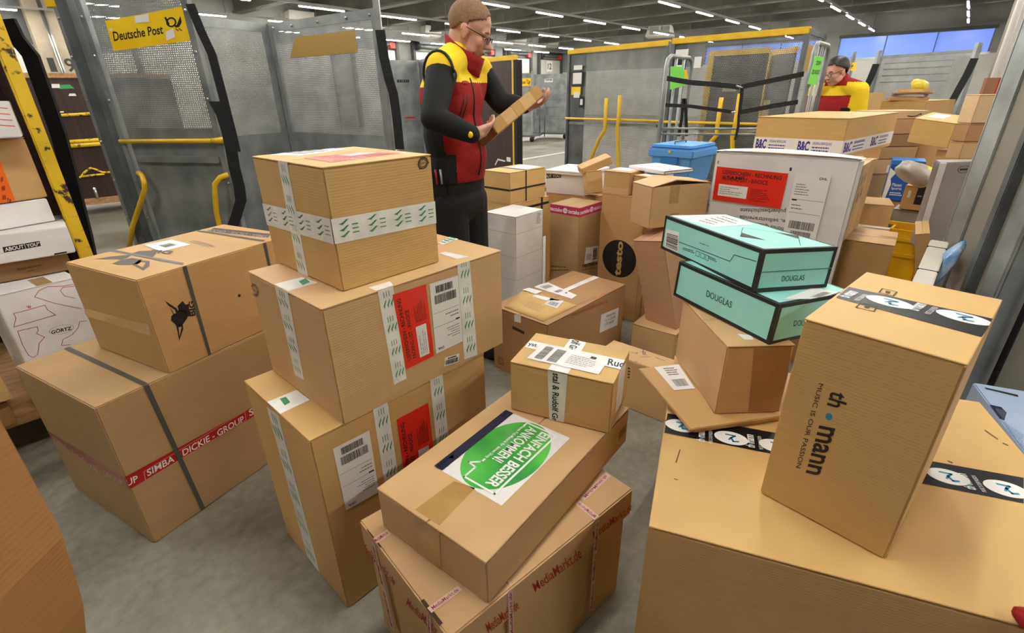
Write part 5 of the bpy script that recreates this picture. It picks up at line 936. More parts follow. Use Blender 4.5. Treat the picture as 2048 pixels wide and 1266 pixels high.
for s_, w_ in (([(-2.11,3.91,2.081),(-2.102,3.908,2.033),(-2.078,3.902,1.924),(-2.036,3.892,1.781),(-2.029,3.89,1.58),(-2.026,3.89,1.427),(-2.022,3.889,1.267),(-2.023,3.889,1.138)], .07), ([(-2.106,3.909,1.483),(-2.07,3.9,1.393),(-2.061,3.898,1.279),(-2.063,3.898,1.15),(-2.075,3.901,1.029),(-2.073,3.901,0.8791),(-2.087,3.904,0.7762),(-2.169,3.923,0.6417),(-2.293,3.953,0.4722)], .1)):
    mb = MB(); mb.band([Vector(p)+nrm*.05 for p in s_], w_, .006, WEB, d); mb.build('strap', o, 0, 'black webbing strap')
mb = MB(); mb.box((-.3, -.02, .1), (L+.05, .25, .16), STEELD, Matrix.Translation(Pl) @ Matrix.Rotation(az, 4, 'Z')); mb.build('base', o, .005)
wheels(o, [W_(.0, -.15, 0), W_(L-.1, -.15, 0), W_(0, -.2, 0), W_(L-.1, -.2, 0)], .06)
# ---- open perforated cage behind it
Bc, Bl, Br = (-2.14, 5.06), (-2.46, 4.46), (-.97, 4.27)
o = thing('roll_cage', 'open grey perforated roll cage, two sides seen from inside, behind the stack of three', 'roll cage', )
for a_, b_ in ((Bl, Bc), (Bc, Br)):
    sheet(o, a_, b_, 1.2, 2.03, PERF, 'perforated_sheet'); sheet(o, a_, b_, .2, 1.2, STEEL, 'lower_sheet', .006); sheet(o, a_, b_, 2.03, 2.1, STEEL, 'top_rail', .008)
    dd, LL = vdir(a_, b_); sheet(o, (a_[0]-dd.y*-.004, a_[1]-.006), (a_[0]+dd.x*.06, a_[1]+dd.y*.06-.006), .2, 2.05, STEEL, 'edge_strip', .004); sheet(o, (b_[0]-dd.x*.07, b_[1]-dd.y*.07-.008), (b_[0], b_[1]-.008), .2, 2.05, STEEL, 'edge_strip', .004)
posts(o, [Br], .1, 2.16, .045, STEEL); posts(o, [Bc, Bl], .1, 2.1, .03, STEELD)
F, d, L = wface(Bc, Br, o, off=.003)
F.poly(wu([(-1.933,4.92,1.819),(-1.192,4.421,1.82),(-1.192,4.42,1.974),(-1.831,4.852,1.972)], Bc, d), plain('sign_back', (170, 136, 66), .5), 0); F.build('sign_back', 'back of a tan sign')
mb = MB(); dd, LL = vdir(Bc, Br)
for t in (.06, .25, .5, .75, .94): mb.ball(Vector((Bc[0]+dd.x*LL*t, Bc[1]+dd.y*LL*t-.01, 2.06)), .012, ALU, 8)
mb.build('bolt', o)['kind'] = 'stuff'
mb = MB(); mb.band([Vector(p) for p in [(-0.9473,4.2,1.948),(-0.9394,4.2,1.762),(-0.9193,4.2,1.614),(-0.8981,4.2,1.521),(-0.8912,4.2,1.353),(-0.8925,4.2,1.102)]], .075, .008, WEB, (1, -.2, 0)); mb.build('strap', o, 0, 'black webbing strap')
mb = MB(); mb.prism([(Bl[0], Bl[1], .14), (Bc[0], Bc[1], .14), (Br[0], Br[1], .14), (-1.3, 3.7, .14)], (0, 0, 0), (0, 0, .05), STEELD); mb.build('base', o); wheels(o, [(-2.3, 4.6), (-2.05, 4.85), (-1.1, 4.25), (-1.3, 3.8)], .06)
# ---- closed grey sheet container behind the worker
ca = [(-2.183,10.14,2.1),(-1.696,10.42,2.1),(-1.446,9.772,2.1)]; A, B, Cc = ca
o = thing('roll_cage', 'plain grey steel sheet container directly behind the parcel worker', 'roll cage')
sheet(o, A, B, .15, 2.1, STEEL, 'side_sheet'); sheet(o, B, Cc, .15, 2.1, STEELD, 'side_sheet'); posts(o, [A, B, Cc], .1, 2.12, .04, STEEL)
F, d, L = wface(A, B, o); F.rect([(0, 0), (L, 0), (L, 2.1), (0, 2.1)], .05, .5, .95, .505, ALU, 1).rect([(0, 0), (L, 0), (L, 2.1), (0, 2.1)], .35, .52, .7, .535, RED, 1).words([(L*.2, 1.7), (L*.7, 1.7), (L*.7, 1.8), (L*.2, 1.8)], (0, 0, 1, 1), 1, BLACK, 1); F.build('marking')
wheels(o, [A, B, Cc], .06)
# ---- dark wooden panel container behind the held parcel
o = thing('roll_container', 'dark brown wooden roll container with a yellow frame, behind the held parcel', 'roll container')
A, B = (-.62, 8.05), (.09, 7.17); sheet(o, A, B, .2, 1.93, WOODP, 'board', .03); d, L = vdir(A, B); M_ = Matrix.Translation((A[0], A[1], 0)) @ Matrix.Rotation(math.atan2(d.y, d.x), 4, 'Z')
mb = MB(); mb.box((-.05, -.03, 1.9), (L+.02, .03, 1.96), YEL, M_).box((L-.02, -.04, .15), (L+.03, .03, 1.96), YEL, M_); mb.build('frame', o, .004, 'yellow frame'); mb = MB(); mb.box((L+.03, -.05, .15), (L+.09, .05, 1.9), RUBBER, M_); mb.build('edge_strap', o)
F, d, L = wface(A, B, o, off=.02); F.rect([(0, 0), (L, 0), (L, 2), (0, 2)], .55, .75, .63, .78, WHITE, 0).line([(L*.6, .55), (L*.66, .63), (L*.8, .62)], .02, WHITE, 0).rect([(0, 0), (L, 0), (L, 2), (0, 2)], .84, .31, .92, .34, WHITE, 0).build('sticker', 'white torn stickers')
mb = MB(); mb.box((0, -.03, .14), (L, .8, .2), WOOD, M_); mb.build('base', o); wheels(o, [A, B], .065)
# ---- far carts by the dock doors
for (px0, px1, zt_, lab, mk) in (([(0.294,17.75,2.1),(0.7731,17.54,2.1)], [(0.2942,13.56,0),(0.5831,13.84,0)], 2.1, 'far grey roll cage with a small yellow horn sign, seen past the held parcel', 1), ([(0.8687,18.91,2.1),(2.004,18.5,2.1)], None, 2.1, 'far closed grey roll cage with a hand truck in front, seen past the held parcel', 2)):
    o = thing('roll_cage', lab, 'roll cage'); A, B = px0; sheet(o, A, B, .2, 2.1, STEEL, 'side_sheet', .02); posts(o, [A, B], .1, 2.15, .06, STEEL); wheels(o, [A, B], .09)
    F, d, L = wface(A, B, o, off=.03); Q = [(0, 0), (L, 0), (L, 2.1), (0, 2.1)]
    if mk == 1: F.rect(Q, .1, .82, .95, .93, SIGNY, 0); horn(F, [(L*.65, 1.75), (L*.9, 1.75), (L*.9, 1.93), (L*.65, 1.93)], BLACK, 1); F.text(Q, 'Post', BLACK, 1, .02, (.2, .85, .6, .9)); F.build('sign', 'yellow sign')
    else:
        for z in (.32, .42, .5, .62, .7): F.rect(Q, .02, z, .9, z+.008, ALU, 0)
        F.rect(Q, .35, .88, .6, .93, WHITE, 0).text(Q, 'ryma', BLACK, 1, .03, (.37, .89, .58, .925)); F.build('rail')
        mb = MB(); m0 = Vector((A[0], A[1], 0))+d*L*.36+Vector((d.y, -d.x, 0))*.3
        for s_ in (-.09, .09): mb.tube([m0+d*s_+Vector((0, 0, z)) for z in (.1, .95, 1.4)], .02, STEELD, 6)
        mb.box((-.2, -.05, .8), (.2, .05, 1.0), STEELD, Matrix.Translation(m0)); mb.build('hand_truck', None); ht = COL.objects[-1]; tag(ht, 'grey hand truck standing in front of the far closed roll cage', 'hand truck')
    mb = MB(); mb.box((-.05, -.1, .16), (L+.05, .9, .22), STEELD, Matrix.Translation((A[0], A[1], 0)) @ Matrix.Rotation(math.atan2(d.y, d.x), 4, 'Z')); mb.build('base', o)
# ---- two cages with yellow top rails
PERF2 = perforated('punched_sheet_open', (134, 138, 138), .02, .36, .45, .4)
def ycage(A, B, label, side=None, solid=.16, z1=2.1, slogan=0, bars=((.45, 0), (.55, 0))):
    o = thing('roll_cage', label, 'roll cage'); d, L = vdir(A, B); M_ = Matrix.Translation((A[0], A[1], 0)) @ Matrix.Rotation(math.atan2(d.y, d.x), 4, 'Z')
    S0 = (A[0]+d.x*L*solid, A[1]+d.y*L*solid); sheet(o, A, S0, .15, z1-.05, STEELD, 'edge_sheet'); sheet(o, S0, B, .75, z1-.05, PERF2, 'perforated_sheet'); sheet(o, S0, B, .15, .75, PERF2, 'perforated_sheet')
    posts(o, [A, B], .1, z1, .05, STEELD, 'post', math.atan2(d.y, d.x))
    mb = MB(); mb.box((-.02, -.035, z1-.05), (L+.02, .035, z1+.02), YELW if slogan == 9 else YEL, M_); mb.build('top_rail', o, .006, 'yellow top rail')
    mb = MB(); M2 = M_; mb.tube([M_ @ Vector((0, -.05, 1.12)), M_ @ Vector((L, -.05, 1.12))], .017, YEL, 8); mb.build('handle_bar', o, 0, 'yellow handle bar'); mb = MB(); mb.box((.05, -.02, 1.03), (L-.05, .01, 1.07), STEEL, M_); mb.build('cross_rail', o)
    for k_, u in enumerate((.48, .62)):
        s_ = -1 if k_ == 0 else 1; pth = [(u*L, 1.42+.04*k_), (u*L-.0, 1.1), (u*L-.01*s_, .98), (u*L+(.12 if s_ < 0 else 0.02)*s_, .8), (u*L+(.3 if s_ < 0 else .06)*s_, .4), (u*L+(.32 if s_ < 0 else .07)*s_, .2)]
        mb = MB(); mb.tube([M_ @ Vector((a_, -.08, b_)) for a_, b_ in pth], .028, YEL, 8); mb.build('lock_handle', o, 0, 'bent yellow handle')
    mb = MB(); mb.box((-.02, -.03, .1), (L+.02, .75, .16), STEELD, M_); mb.build('base', o); wheels(o, [M_ @ Vector((.1, .1, 0)), M_ @ Vector((L-.1, .1, 0)), M_ @ Vector((.1, .65, 0)), M_ @ Vector((L-.1, .65, 0))], .05)
    if side: sheet(o, B, side, .9, z1-.05, PERF2, 'perforated_sheet'); sheet(o, B, side, .15, .9, STEELD, 'edge_sheet'); posts(o, [side], .1, z1, .05, STEELD); sheet(o, B, side, z1-.05, z1, STEELD, 'side_rail', .02)
    return o, d, L, M_
A, B = (.98, 8.73), (2.14, 7.39)
o, d, L, M_ = ycage(A, B, 'grey roll cage with a clean yellow top rail, left of the pair behind the crate', solid=.2)
F, d, L = wface(A, B, o, off=.03); Q = [(0, 0), (L, 0), (L, 2.1), (0, 2.1)]
F.rect(Q, .05, .76, .18, .86, BLACK, 0).rect(Q, .063, .775, .167, .85, WHITE, 1).rect(Q, .05, .7, .16, .755, SIGNY, 0).rect(Q, .08, .68, .15, .72, WHITE, 1).rect(Q, .07, .87, .17, .9, WHITE, 0); F.build('placard', 'framed placards')
F.rect(Q, .15, .61, .2, .69, BLACK, 1).rect(Q, .16, .63, .19, .67, WHITE, 2); F.build('lock', 'black lock box')
A, B = (2.16, 7.2), (3.29, 6.13)
o, d, L, M_ = ycage(A, B, 'grey roll cage with a yellow top rail, right of the pair, behind the black straps', (3.82, 6.75), .12)
F, d, L = wface(A, B, o, off=.03); Q = [(0, 0), (L, 0), (L, 2.1), (0, 2.1)]
F.rect(Q, .01, .82, .13, .9, BLACK, 0).rect(Q, .03, .835, .11, .86, WHITE, 1).rect(Q, .03, .91, .14, .945, WHITE, 0).rect(Q, .2, .84, .26, .9, WHITE, 0); F.build('placard', 'placards and stickers')
F, d, L = wface((3.29, 6.13), (3.82, 6.75), o, off=.01); Q = [(0, 0), (L, 0), (L, 2.1), (0, 2.1)]
F.rect(Q, .12, .8, .85, .93, plain('sign_back', (184, 140, 54), .5), 0); F.build('sign_back', 'back of a tan sign')
# ---- wooden containers seen through the right cage
for k_, (A, B, lab) in enumerate(((tuple([(2.974,8.034,2)][0][:2]), tuple([(3.543,7.47,2)][0][:2]), 'dark wooden roll container with a yellow frame behind the right yellow-railed cage, left one'), (tuple([(3.864,8.076,1.95)][0][:2]), tuple([(3.897,7.458,1.95)][0][:2]), 'dark wooden roll container with a yellow frame behind the right yellow-railed cage, right one'))):
    o = thing('roll_container', lab, 'roll container'); sheet(o, A, B, .2, 2.0, WOODP, 'board', .03); d, L = vdir(A, B); M_ = Matrix.Translation((A[0], A[1], 0)) @ Matrix.Rotation(math.atan2(d.y, d.x), 4, 'Z')
    mb = MB(); mb.box((-.03, -.03, 1.95), (L, .03, 2.02), YEL, M_).box((-.03, -.04, .15), (.05, .03, 2.), YEL, M_).box((0, -.04, .9), (L, .0, .95), YEL, M_); mb.build('frame', o, 0, 'yellow frame'); mb = MB(); mb.box((0, 0, .14), (L, .3, .2), WOOD, M_); mb.build('base', o); wheels(o, [A, B], .065)
    F, d, L = wface(A, B, o, off=.02)
    if k_ == 0: F.rect([(0, 0), (L, 0), (L, 2), (0, 2)], .3, .74, .55, .79, plain('tan_sticker', (196, 176, 130), .5), 0)
    else: F.rect([(0, 0), (L, 0), (L, 2), (0, 2)], .1, .3, .4, .68, plain('tan_sticker', (196, 176, 130), .5), 0)
    F.build('sticker', 'tan sticker')
# ---- tubular trolley with green cards
o = thing('tube_trolley', 'trolley of bent steel tubes with green cards, between the yellow-railed cages and the cartons', 'trolley')
lt = {}
GREENC = plain('lime_green_card', (136, 226, 96), .55)
T1 = [(1.478,5.1,1.639)]; T2 = [(1.881,5.6,1.649)]; T3 = [(2.639,4.75,1.669)]; T4 = [(3.023,5.2,1.683)]
for (a_, b_, zt_) in ((Vector(T1[0]), Vector(T2[0]), 1.8), (Vector(T3[0]), Vector(T4[0]), 1.86)):
    a_.z = b_.z = 0; dd = (b_-a_).normalized(); LL = (b_-a_).length
    mb = MB(); r = min(.09, LL*.3); pth = [a_+Vector((0, 0, .2)), a_+Vector((0, 0, zt_-r)), a_+dd*r*.3+Vector((0, 0, zt_-r*.3)), a_+dd*r+Vector((0, 0, zt_)), b_-dd*r+Vector((0, 0, zt_)), b_-dd*r*.3+Vector((0, 0, zt_-r*.3)), b_+Vector((0, 0, zt_-r)), b_+Vector((0, 0, .2))]
    mb.tube(pth, .02, STEEL, 10); mb.build('end_frame', o)
    for t in (.35, .65): mb = MB(); mb.tube([a_+dd*LL*t+Vector((0, 0, .2)), a_+dd*LL*t+Vector((0, 0, zt_-.01))], .014, STEEL, 8); mb.build('upright', o)
    mb = MB(); mb.tube([a_+Vector((0, 0, 1.15)), b_+Vector((0, 0, 1.15))], .012, STEEL, 8); mb.build('cross_tube', o)
a_, b_, c_, d_ = [Vector((p[0][0], p[0][1], .17)) for p in (T1, T2, T4, T3)]
mb = MB(); mb.prism([a_, d_, c_, b_], (0, 0, 0), (0, 0, .04), STEELD); mb.build('platform', o); wheels(o, [a_, b_, c_, d_], .06)
mb = MB(); 
for z in (.95, 1.0): mb.tube([a_+Vector((0, 0, z)), d_+Vector((0, 0, z))], .01, STEEL, 6)
mb.build('rail', o)
g = [(1.566,5.2,1.513),(1.716,5.2,1.55),(1.666,5.2,1.712),(1.547,5.2,1.714)]; mb = MB(); mb.prism([Vector(p) for p in g], (0, 0, 0), (0, .004, 0), GREENC); gc = mb.build('card'); tag(gc, 'bright green card hanging in the left end frame of the tube trolley', 'card')
g = [Vector(p) for p in [(2.612,4.7,1.539),(2.69,4.7,1.532),(2.699,4.7,1.748),(2.627,4.7,1.756)]]; mb = MB(); mb.prism(g, (0, 0, 0), (0, .004, 0), GREENC); gc = mb.build('card'); tag(gc, 'green card with black print hanging on the right end frame of the tube trolley', 'card')
U_ = (g[1]-g[0]).normalized(); V_ = Vector((0, 0, 1)); F = Face(g[0]+Vector((0, -.003, 0)), (1, 0, 0), (0, 0, 1), gc)
def gl(s): return [((p[0]-g[0].x), (p[2]-g[0].z)) for p in s]
F.text(gl([(2.648,4.7,1.686),(2.69,4.7,1.687),(2.688,4.7,1.715),(2.647,4.7,1.717)]), 'ZS.BW', BLACK, 0, .01).text(gl([(2.627,4.7,1.619),(2.692,4.7,1.615),(2.693,4.7,1.646),(2.628,4.7,1.65)]), 'ZS ROST', BLACK, 0, .01).build('print')
tg = [(1.681,5.15,1.607),(1.713,5.15,1.606),(1.687,5.15,1.682),(1.664,5.15,1.682)]; mb = MB(); mb.prism([Vector(p) for p in tg], (0, 0, 0), (0, .003, 0), SIGNY); tt = mb.build('tag'); tag(tt, 'small yellow tag hanging at the green card', 'tag')
sp = lambda L_: [Vector(p) for p in L_]
o = thing('tension_strap', 'black tension straps crossing in front of the right yellow-railed cage', 'strap')
for s_, w_ in (([(1.436,4.9,1.606),(1.65,4.9,1.569),(1.886,4.9,1.549),(2.105,4.9,1.525)], .042), ([(2.08,4.8,1.526),(2.345,4.8,1.573),(2.615,4.8,1.621)], .042), ([(1.462,4.95,1.383),(1.694,4.95,1.37),(1.89,4.95,1.343),(2.106,4.95,1.313)], .03), ([(2.118,4.8,1.317),(2.389,4.8,1.363),(2.614,4.8,1.394)], .04)):
    mb = MB(); mb.band(sp(s_), w_, .006, WEB, (0, .1, 1)); mb.build('strap', o)
mb = MB(); mb.band(sp([(2.087,4.8,1.528),(2.095,4.8,1.444),(2.099,4.8,1.359),(2.104,4.8,1.298)]), .03, .006, WEB, (1, 0, 0)); mb.band(sp([(2.098,4.8,1.299),(2.11,4.8,1.202),(2.107,4.8,1.14),(2.103,4.8,1.078)]), .022, .006, WEB, (1, 0, 0)); mb.build('strap', o)
for s_ in ([(2.024,4.78,1.536),(2.082,4.78,1.517)], [(2.021,4.78,1.316),(2.057,4.78,1.319)]): mb = MB(); mb.tube(sp(s_), .008, ALU, 6); mb.build('buckle', o)
o = thing('tension_strap', 'pair of black straps hanging down inside the tube trolley', 'strap'); 
for s_ in ([(1.705,5.2,1.433),(1.712,5.2,1.253),(1.705,5.2,1.088)], [(1.721,5.2,1.433),(1.756,5.2,1.252),(1.783,5.2,1.087)]): mb = MB(); mb.band(sp(s_), .03, .006, WEB, (1, 0, 0)); mb.build('strap', o)
# ---- far right cages
a1, a2 = (7.71, 11.42), (8.35, 9.81)
o = thing('roll_cage', 'wide grey perforated roll cage at the far right, behind the pile of envelopes', 'roll cage'); sheet(o, a1, a2, .2, 2.1, PERF2, 'perforated_sheet'); posts(o, [a1, a2], .1, 2.2, .08, STEEL); d, L = vdir(a1, a2); M_ = Matrix.Translation((a1[0], a1[1], 0)) @ Matrix.Rotation(math.atan2(d.y, d.x), 4, 'Z')
for z in (1.72, 1.84, 1.6, 1.95): mb = MB(); mb.tube([M_ @ Vector((.15, .03, z)), M_ @ Vector((L*.8, .03, z))], .012, ALU, 6); mb.build('rail', o)
mb = MB(); mb.box((0, .1, 2.05), (L, .14, 2.1), STEEL, M_).box((0, -.05, .1), (L, .8, .18), STEELD, M_); mb.build('base', o); wheels(o, [a1, a2], .05)
for p in (a1, a2): mb = MB(); mb.band([Vector((p[0]-.08, p[1]-.1, 1.95)), Vector((p[0]-.12, p[1]-.1, 1.7)), Vector((p[0]-.22, p[1]-.1, 1.3)), Vector((p[0]-.3, p[1]-.1, .9))], .14, .01, WEB, (1, 0, 0)); mb.build('strap', o, 0, 'black strap')
sheet(o, a1, (a1[0]+.5, a1[1]+.6), .2, 2.1, STEEL, 'side_sheet'); sheet(o, a2, (a2[0]+.5, a2[1]+.6), .2, 2.1, STEEL, 'side_sheet')
b1, b2 = (6.85, 12.35), (7.3, 11.6)
o = thing('roll_cage', 'grey roll cage with a yellow horn sign behind the second worker', 'roll cage'); sheet(o, b1, b2, .2, 2.1, PERF2, 'perforated_sheet'); posts(o, [b1, b2], .1, 2.2, .06, STEEL); wheels(o, [b1, b2], .05)
F, d, L = wface(b1, b2, o, off=.03); sg = wu([(7.27,11.71,1.844),(7.396,11.51,1.834),(7.378,11.53,1.992),(7.252,11.74,2.004)], b1, d); F.quad(sg, SIGNY, 0); horn(F, [Face.bl(sg, .15, .3), Face.bl(sg, .75, .3), Face.bl(sg, .75, .85), Face.bl(sg, .15, .85)], BLACK, 1); F.build('sign', 'yellow sign with black horn')
bp_ = [(6.234,9.5,1.728),(6.352,9.5,1.386),(6.322,9.5,1.193)]
for k_, (p, z0_, z1_, lab) in enumerate(((bp_[0], .95, 1.42, 'kraft carton with an orange sticker behind the second worker'), (bp_[1], .0, .95, 'kraft carton under the orange-stickered carton behind the second worker'))):
    c = Carton((bp_[0][0]-.05, 9.5, z0_, R_(10), .6, .5, z1_-z0_-.004, 0, 0), lab, K('warm'), flaps=None)
    if k_ == 0: c.R.rect(ID, .05, .08, .12, .15, plain('orange_sticker', (232, 84, 40), .5), 0).build('sticker', 'orange sticker')
# ---- wooden containers behind the far-left post
o = thing('roll_container', 'dark brown wooden roll container with yellow rails, under the wall number at the left', 'roll container')
A = Vector((-6.15, 7.1, 0)); d = Vector((math.cos(R_(38)), math.sin(R_(38)), 0)); B = A+d*1.5; A = A-d*1.6; L = 3.1
sheet(o, A, B, .2, 1.8, WOODP, 'board', .04); M_ = Matrix.Translation(A) @ Matrix.Rotation(R_(38), 4, 'Z')
mb = MB(); mb.box((-.05, -.04, 1.78), (L, .04, 1.84), WOOD, M_); mb.build('top_edge', o, .004)
n_ = Vector((d.y, -d.x, 0)); off = lambda s_, k=.06: [Vector(p)+n_*k for p in s_]
for s_, r in (([(-6.182,7.075,1.321),(-5.72,7.436,1.342)], .02), ([(-6.152,7.098,0.9903),(-5.717,7.439,1.002)], .024), ([(-6.18,7.077,0.9374),(-5.716,7.439,0.9495)], .03)): mb = MB(); mb.tube(off(s_), r, YELW, 8); mb.build('rail', o, 0, 'worn yellow rail')
for s_ in ([(-5.752,7.411,0.9765),(-5.739,7.421,0.7979),(-5.73,7.428,0.6071)], [(-6.149,7.101,0.9854),(-6.143,7.105,0.8847),(-6.181,7.076,0.8184)], [(-6.18,7.077,0.5247),(-6.077,7.157,0.5239),(-6.027,7.196,0.5858),(-5.963,7.246,0.635),(-5.922,7.278,0.6087),(-5.876,7.314,0.5636),(-5.724,7.433,0.5477)], [(-6.076,7.158,0.5303),(-5.862,7.325,0.5402)]): mb = MB(); mb.tube(off(s_), .014, YELW, 8); mb.build('hoop', o, 0, 'worn yellow hoop')
mb = MB(); q_ = [(-6.128,7.117,0.1523),(-5.877,7.313,0.1604),(-5.869,7.319,0.2197),(-6.118,7.125,0.2182)]; mb.prism(off(q_, .08), (0, 0, 0), -n_*.05, YELW); mb.tube(off([(-5.994,7.222,0.223),(-5.997,7.22,0.3754)], .1), .02, ALU, 8); mb.build('latch', o)
mb = MB(); mb.box((-.05, -.1, .14), (L+.05, .9, .22), WOOD, M_); mb.build('base', o)
wheels(o, [M_ @ Vector((x_, y_, 0)) for x_ in (.2, L-.3) for y_ in (.05, .75)], .065)
F = Face(A, d, (0, 0, 1), o); F.O = A+n_*.025
def w2(s_): return [((Vector(p)-A).dot(d), p[2]) for p in s_]
z_ = lambda *a: a
F.poly(w2([(-6.043,7.184,1.662),(-5.979,7.234,1.662),(-5.971,7.24,1.71),(-6.035,7.19,1.71)]), WHITE, 0).poly(w2([(-5.986,7.228,1.65),(-5.862,7.325,1.655),(-5.892,7.302,1.704),(-5.97,7.24,1.698)]), plain('green_sticker', (62, 150, 90), .5), 0).poly(w2([(-5.933,7.269,1.564),(-5.867,7.321,1.563),(-5.872,7.317,1.593),(-5.918,7.281,1.594)]), WHITE, 0).poly(w2([(-6.097,7.141,1.359),(-6.019,7.203,1.362),(-6.018,7.203,1.38),(-6.09,7.147,1.371)]), WHITE, 0).build('sticker', 'torn stickers')

# ================================================================ people
def blob(name, parts, mat, voxel, parent=None, smooth=2):
    """round cones (p0, r0, p1, r1) and ellipsoids (centre, radii, rotation) merged into one continuous skin"""
    mb = MB()
    for p in parts:
        if len(p) == 4:
            a, ra, b, rb = Vector(p[0]), p[1], Vector(p[2]), p[3]; n = 5
            mb.tube([a.lerp(b, i/n) for i in range(n+1)], [ra+(rb-ra)*i/n for i in range(n+1)], mat, 14); mb.ball(a, ra, mat, 14); mb.ball(b, rb, mat, 14)
        else: mb.ball(p[0], p[1], mat, 20, p[2])
    me = bpy.data.meshes.new(name); me.from_pydata(mb.v, [], mb.f); o = bpy.data.objects.new(name, me); COL.objects.link(o)
    r = o.modifiers.new('r', 'REMESH'); r.mode = 'VOXEL'; r.voxel_size = voxel
    s = o.modifiers.new('s', 'SMOOTH'); s.factor = .5; s.iterations = smooth
    dg = bpy.context.evaluated_depsgraph_get(); dg.update(); m2 = bpy.data.meshes.new_from_object(o.evaluated_get(dg)); o.modifiers.clear(); o.data = m2; bpy.data.meshes.remove(me)
    m2.materials.clear(); m2.materials.append(mat)
    for p in m2.polygons: p.use_smooth = True
    if parent is not None: o.parent = parent
    return o
def paint(o, rules):
    """rules: list of (material, test on the face centre); later ones win"""
    ms = o.data.materials
    for m, f in rules:
        if m.name not in [x.name for x in ms]: ms.append(m)
    idx = {x.name: i for i, x in enumerate(ms)}
    for p in o.data.polygons:
        for m, f in rules:
            if f(p.center): p.material_index = idx[m.name]
SKIN = mottled('skin', (206, 152, 128), (216, 164, 140), 20, .5); SKIN.node_tree.nodes['Principled BSDF'].inputs['Subsurface Weight'].default_value = .08
SKIN.node_tree.nodes['Principled BSDF'].inputs['Subsurface Radius'].default_value = (.01, .004, .002)
HAIR1 = mottled('short_brown_hair', (124, 94, 68), (150, 116, 88), 160, .8); HAIR2 = mottled('black_hair', (22, 18, 18), (36, 30, 28), 60, .5)
FRED = mottled('red_fleece', (246, 40, 28), (252, 54, 40), 12, .85, bump=.3, bscale=60); FYEL = mottled('yellow_fleece', (244, 206, 20), (250, 216, 36), 12, .85, bump=.3, bscale=60)
FBLK = mottled('black_fleece', (9, 9, 11), (15, 15, 17), 9, .85, bump=.8, bscale=14); TROU = mottled('black_trousers', (8, 8, 9), (14, 14, 15), 7, .8, bump=.8, bscale=9)
def basis(f, u):
    f = Vector(f).normalized(); l = Vector(u).cross(f).normalized(); u = f.cross(l).normalized(); return Matrix((f, l, u)).transposed()
def head(c, M):
    c = Vector(c); P = lambda x, y, z: c+M @ Vector((x, y, z)); R3 = M
    E = lambda x, y, z, a, b, d, rot=None: (P(x, y, z), (a, b, d), M if rot is None else M @ rot)
    tiltm = Matrix.Rotation(R_(-18), 3, 'Y')
    return [E(-.012, 0, .03, .1, .078, .09), E(.026, 0, -.035, .066, .062, .085), E(.05, 0, -.092, .036, .036, .026), E(.066, 0, .02, .024, .05, .03), E(.072, .03, .012, .014, .026, .008), E(.072, -.03, .012, .014, .026, .008),
            (P(.086, 0, .004), .009, P(.112, 0, -.032), .0125), E(.102, .013, -.036, .012, .008, .009), E(.102, -.013, -.036, .012, .008, .009), E(.085, 0, -.062, .014, .022, .006), E(.083, 0, -.071, .014, .021, .007), E(.055, .036, -.03, .03, .022, .028), E(.055, -.036, -.03, .03, .022, .028),
            E(-.008, .079, -.008, .02, .008, .032, tiltm), E(-.008, -.079, -.008, .02, .008, .032, tiltm), E(-.002, .08, -.034, .009, .007, .01), E(-.002, -.08, -.034, .009, .007, .01), E(.02, .05, -.065, .045, .012, .03), E(.02, -.05, -.065, .045, .012, .03)]
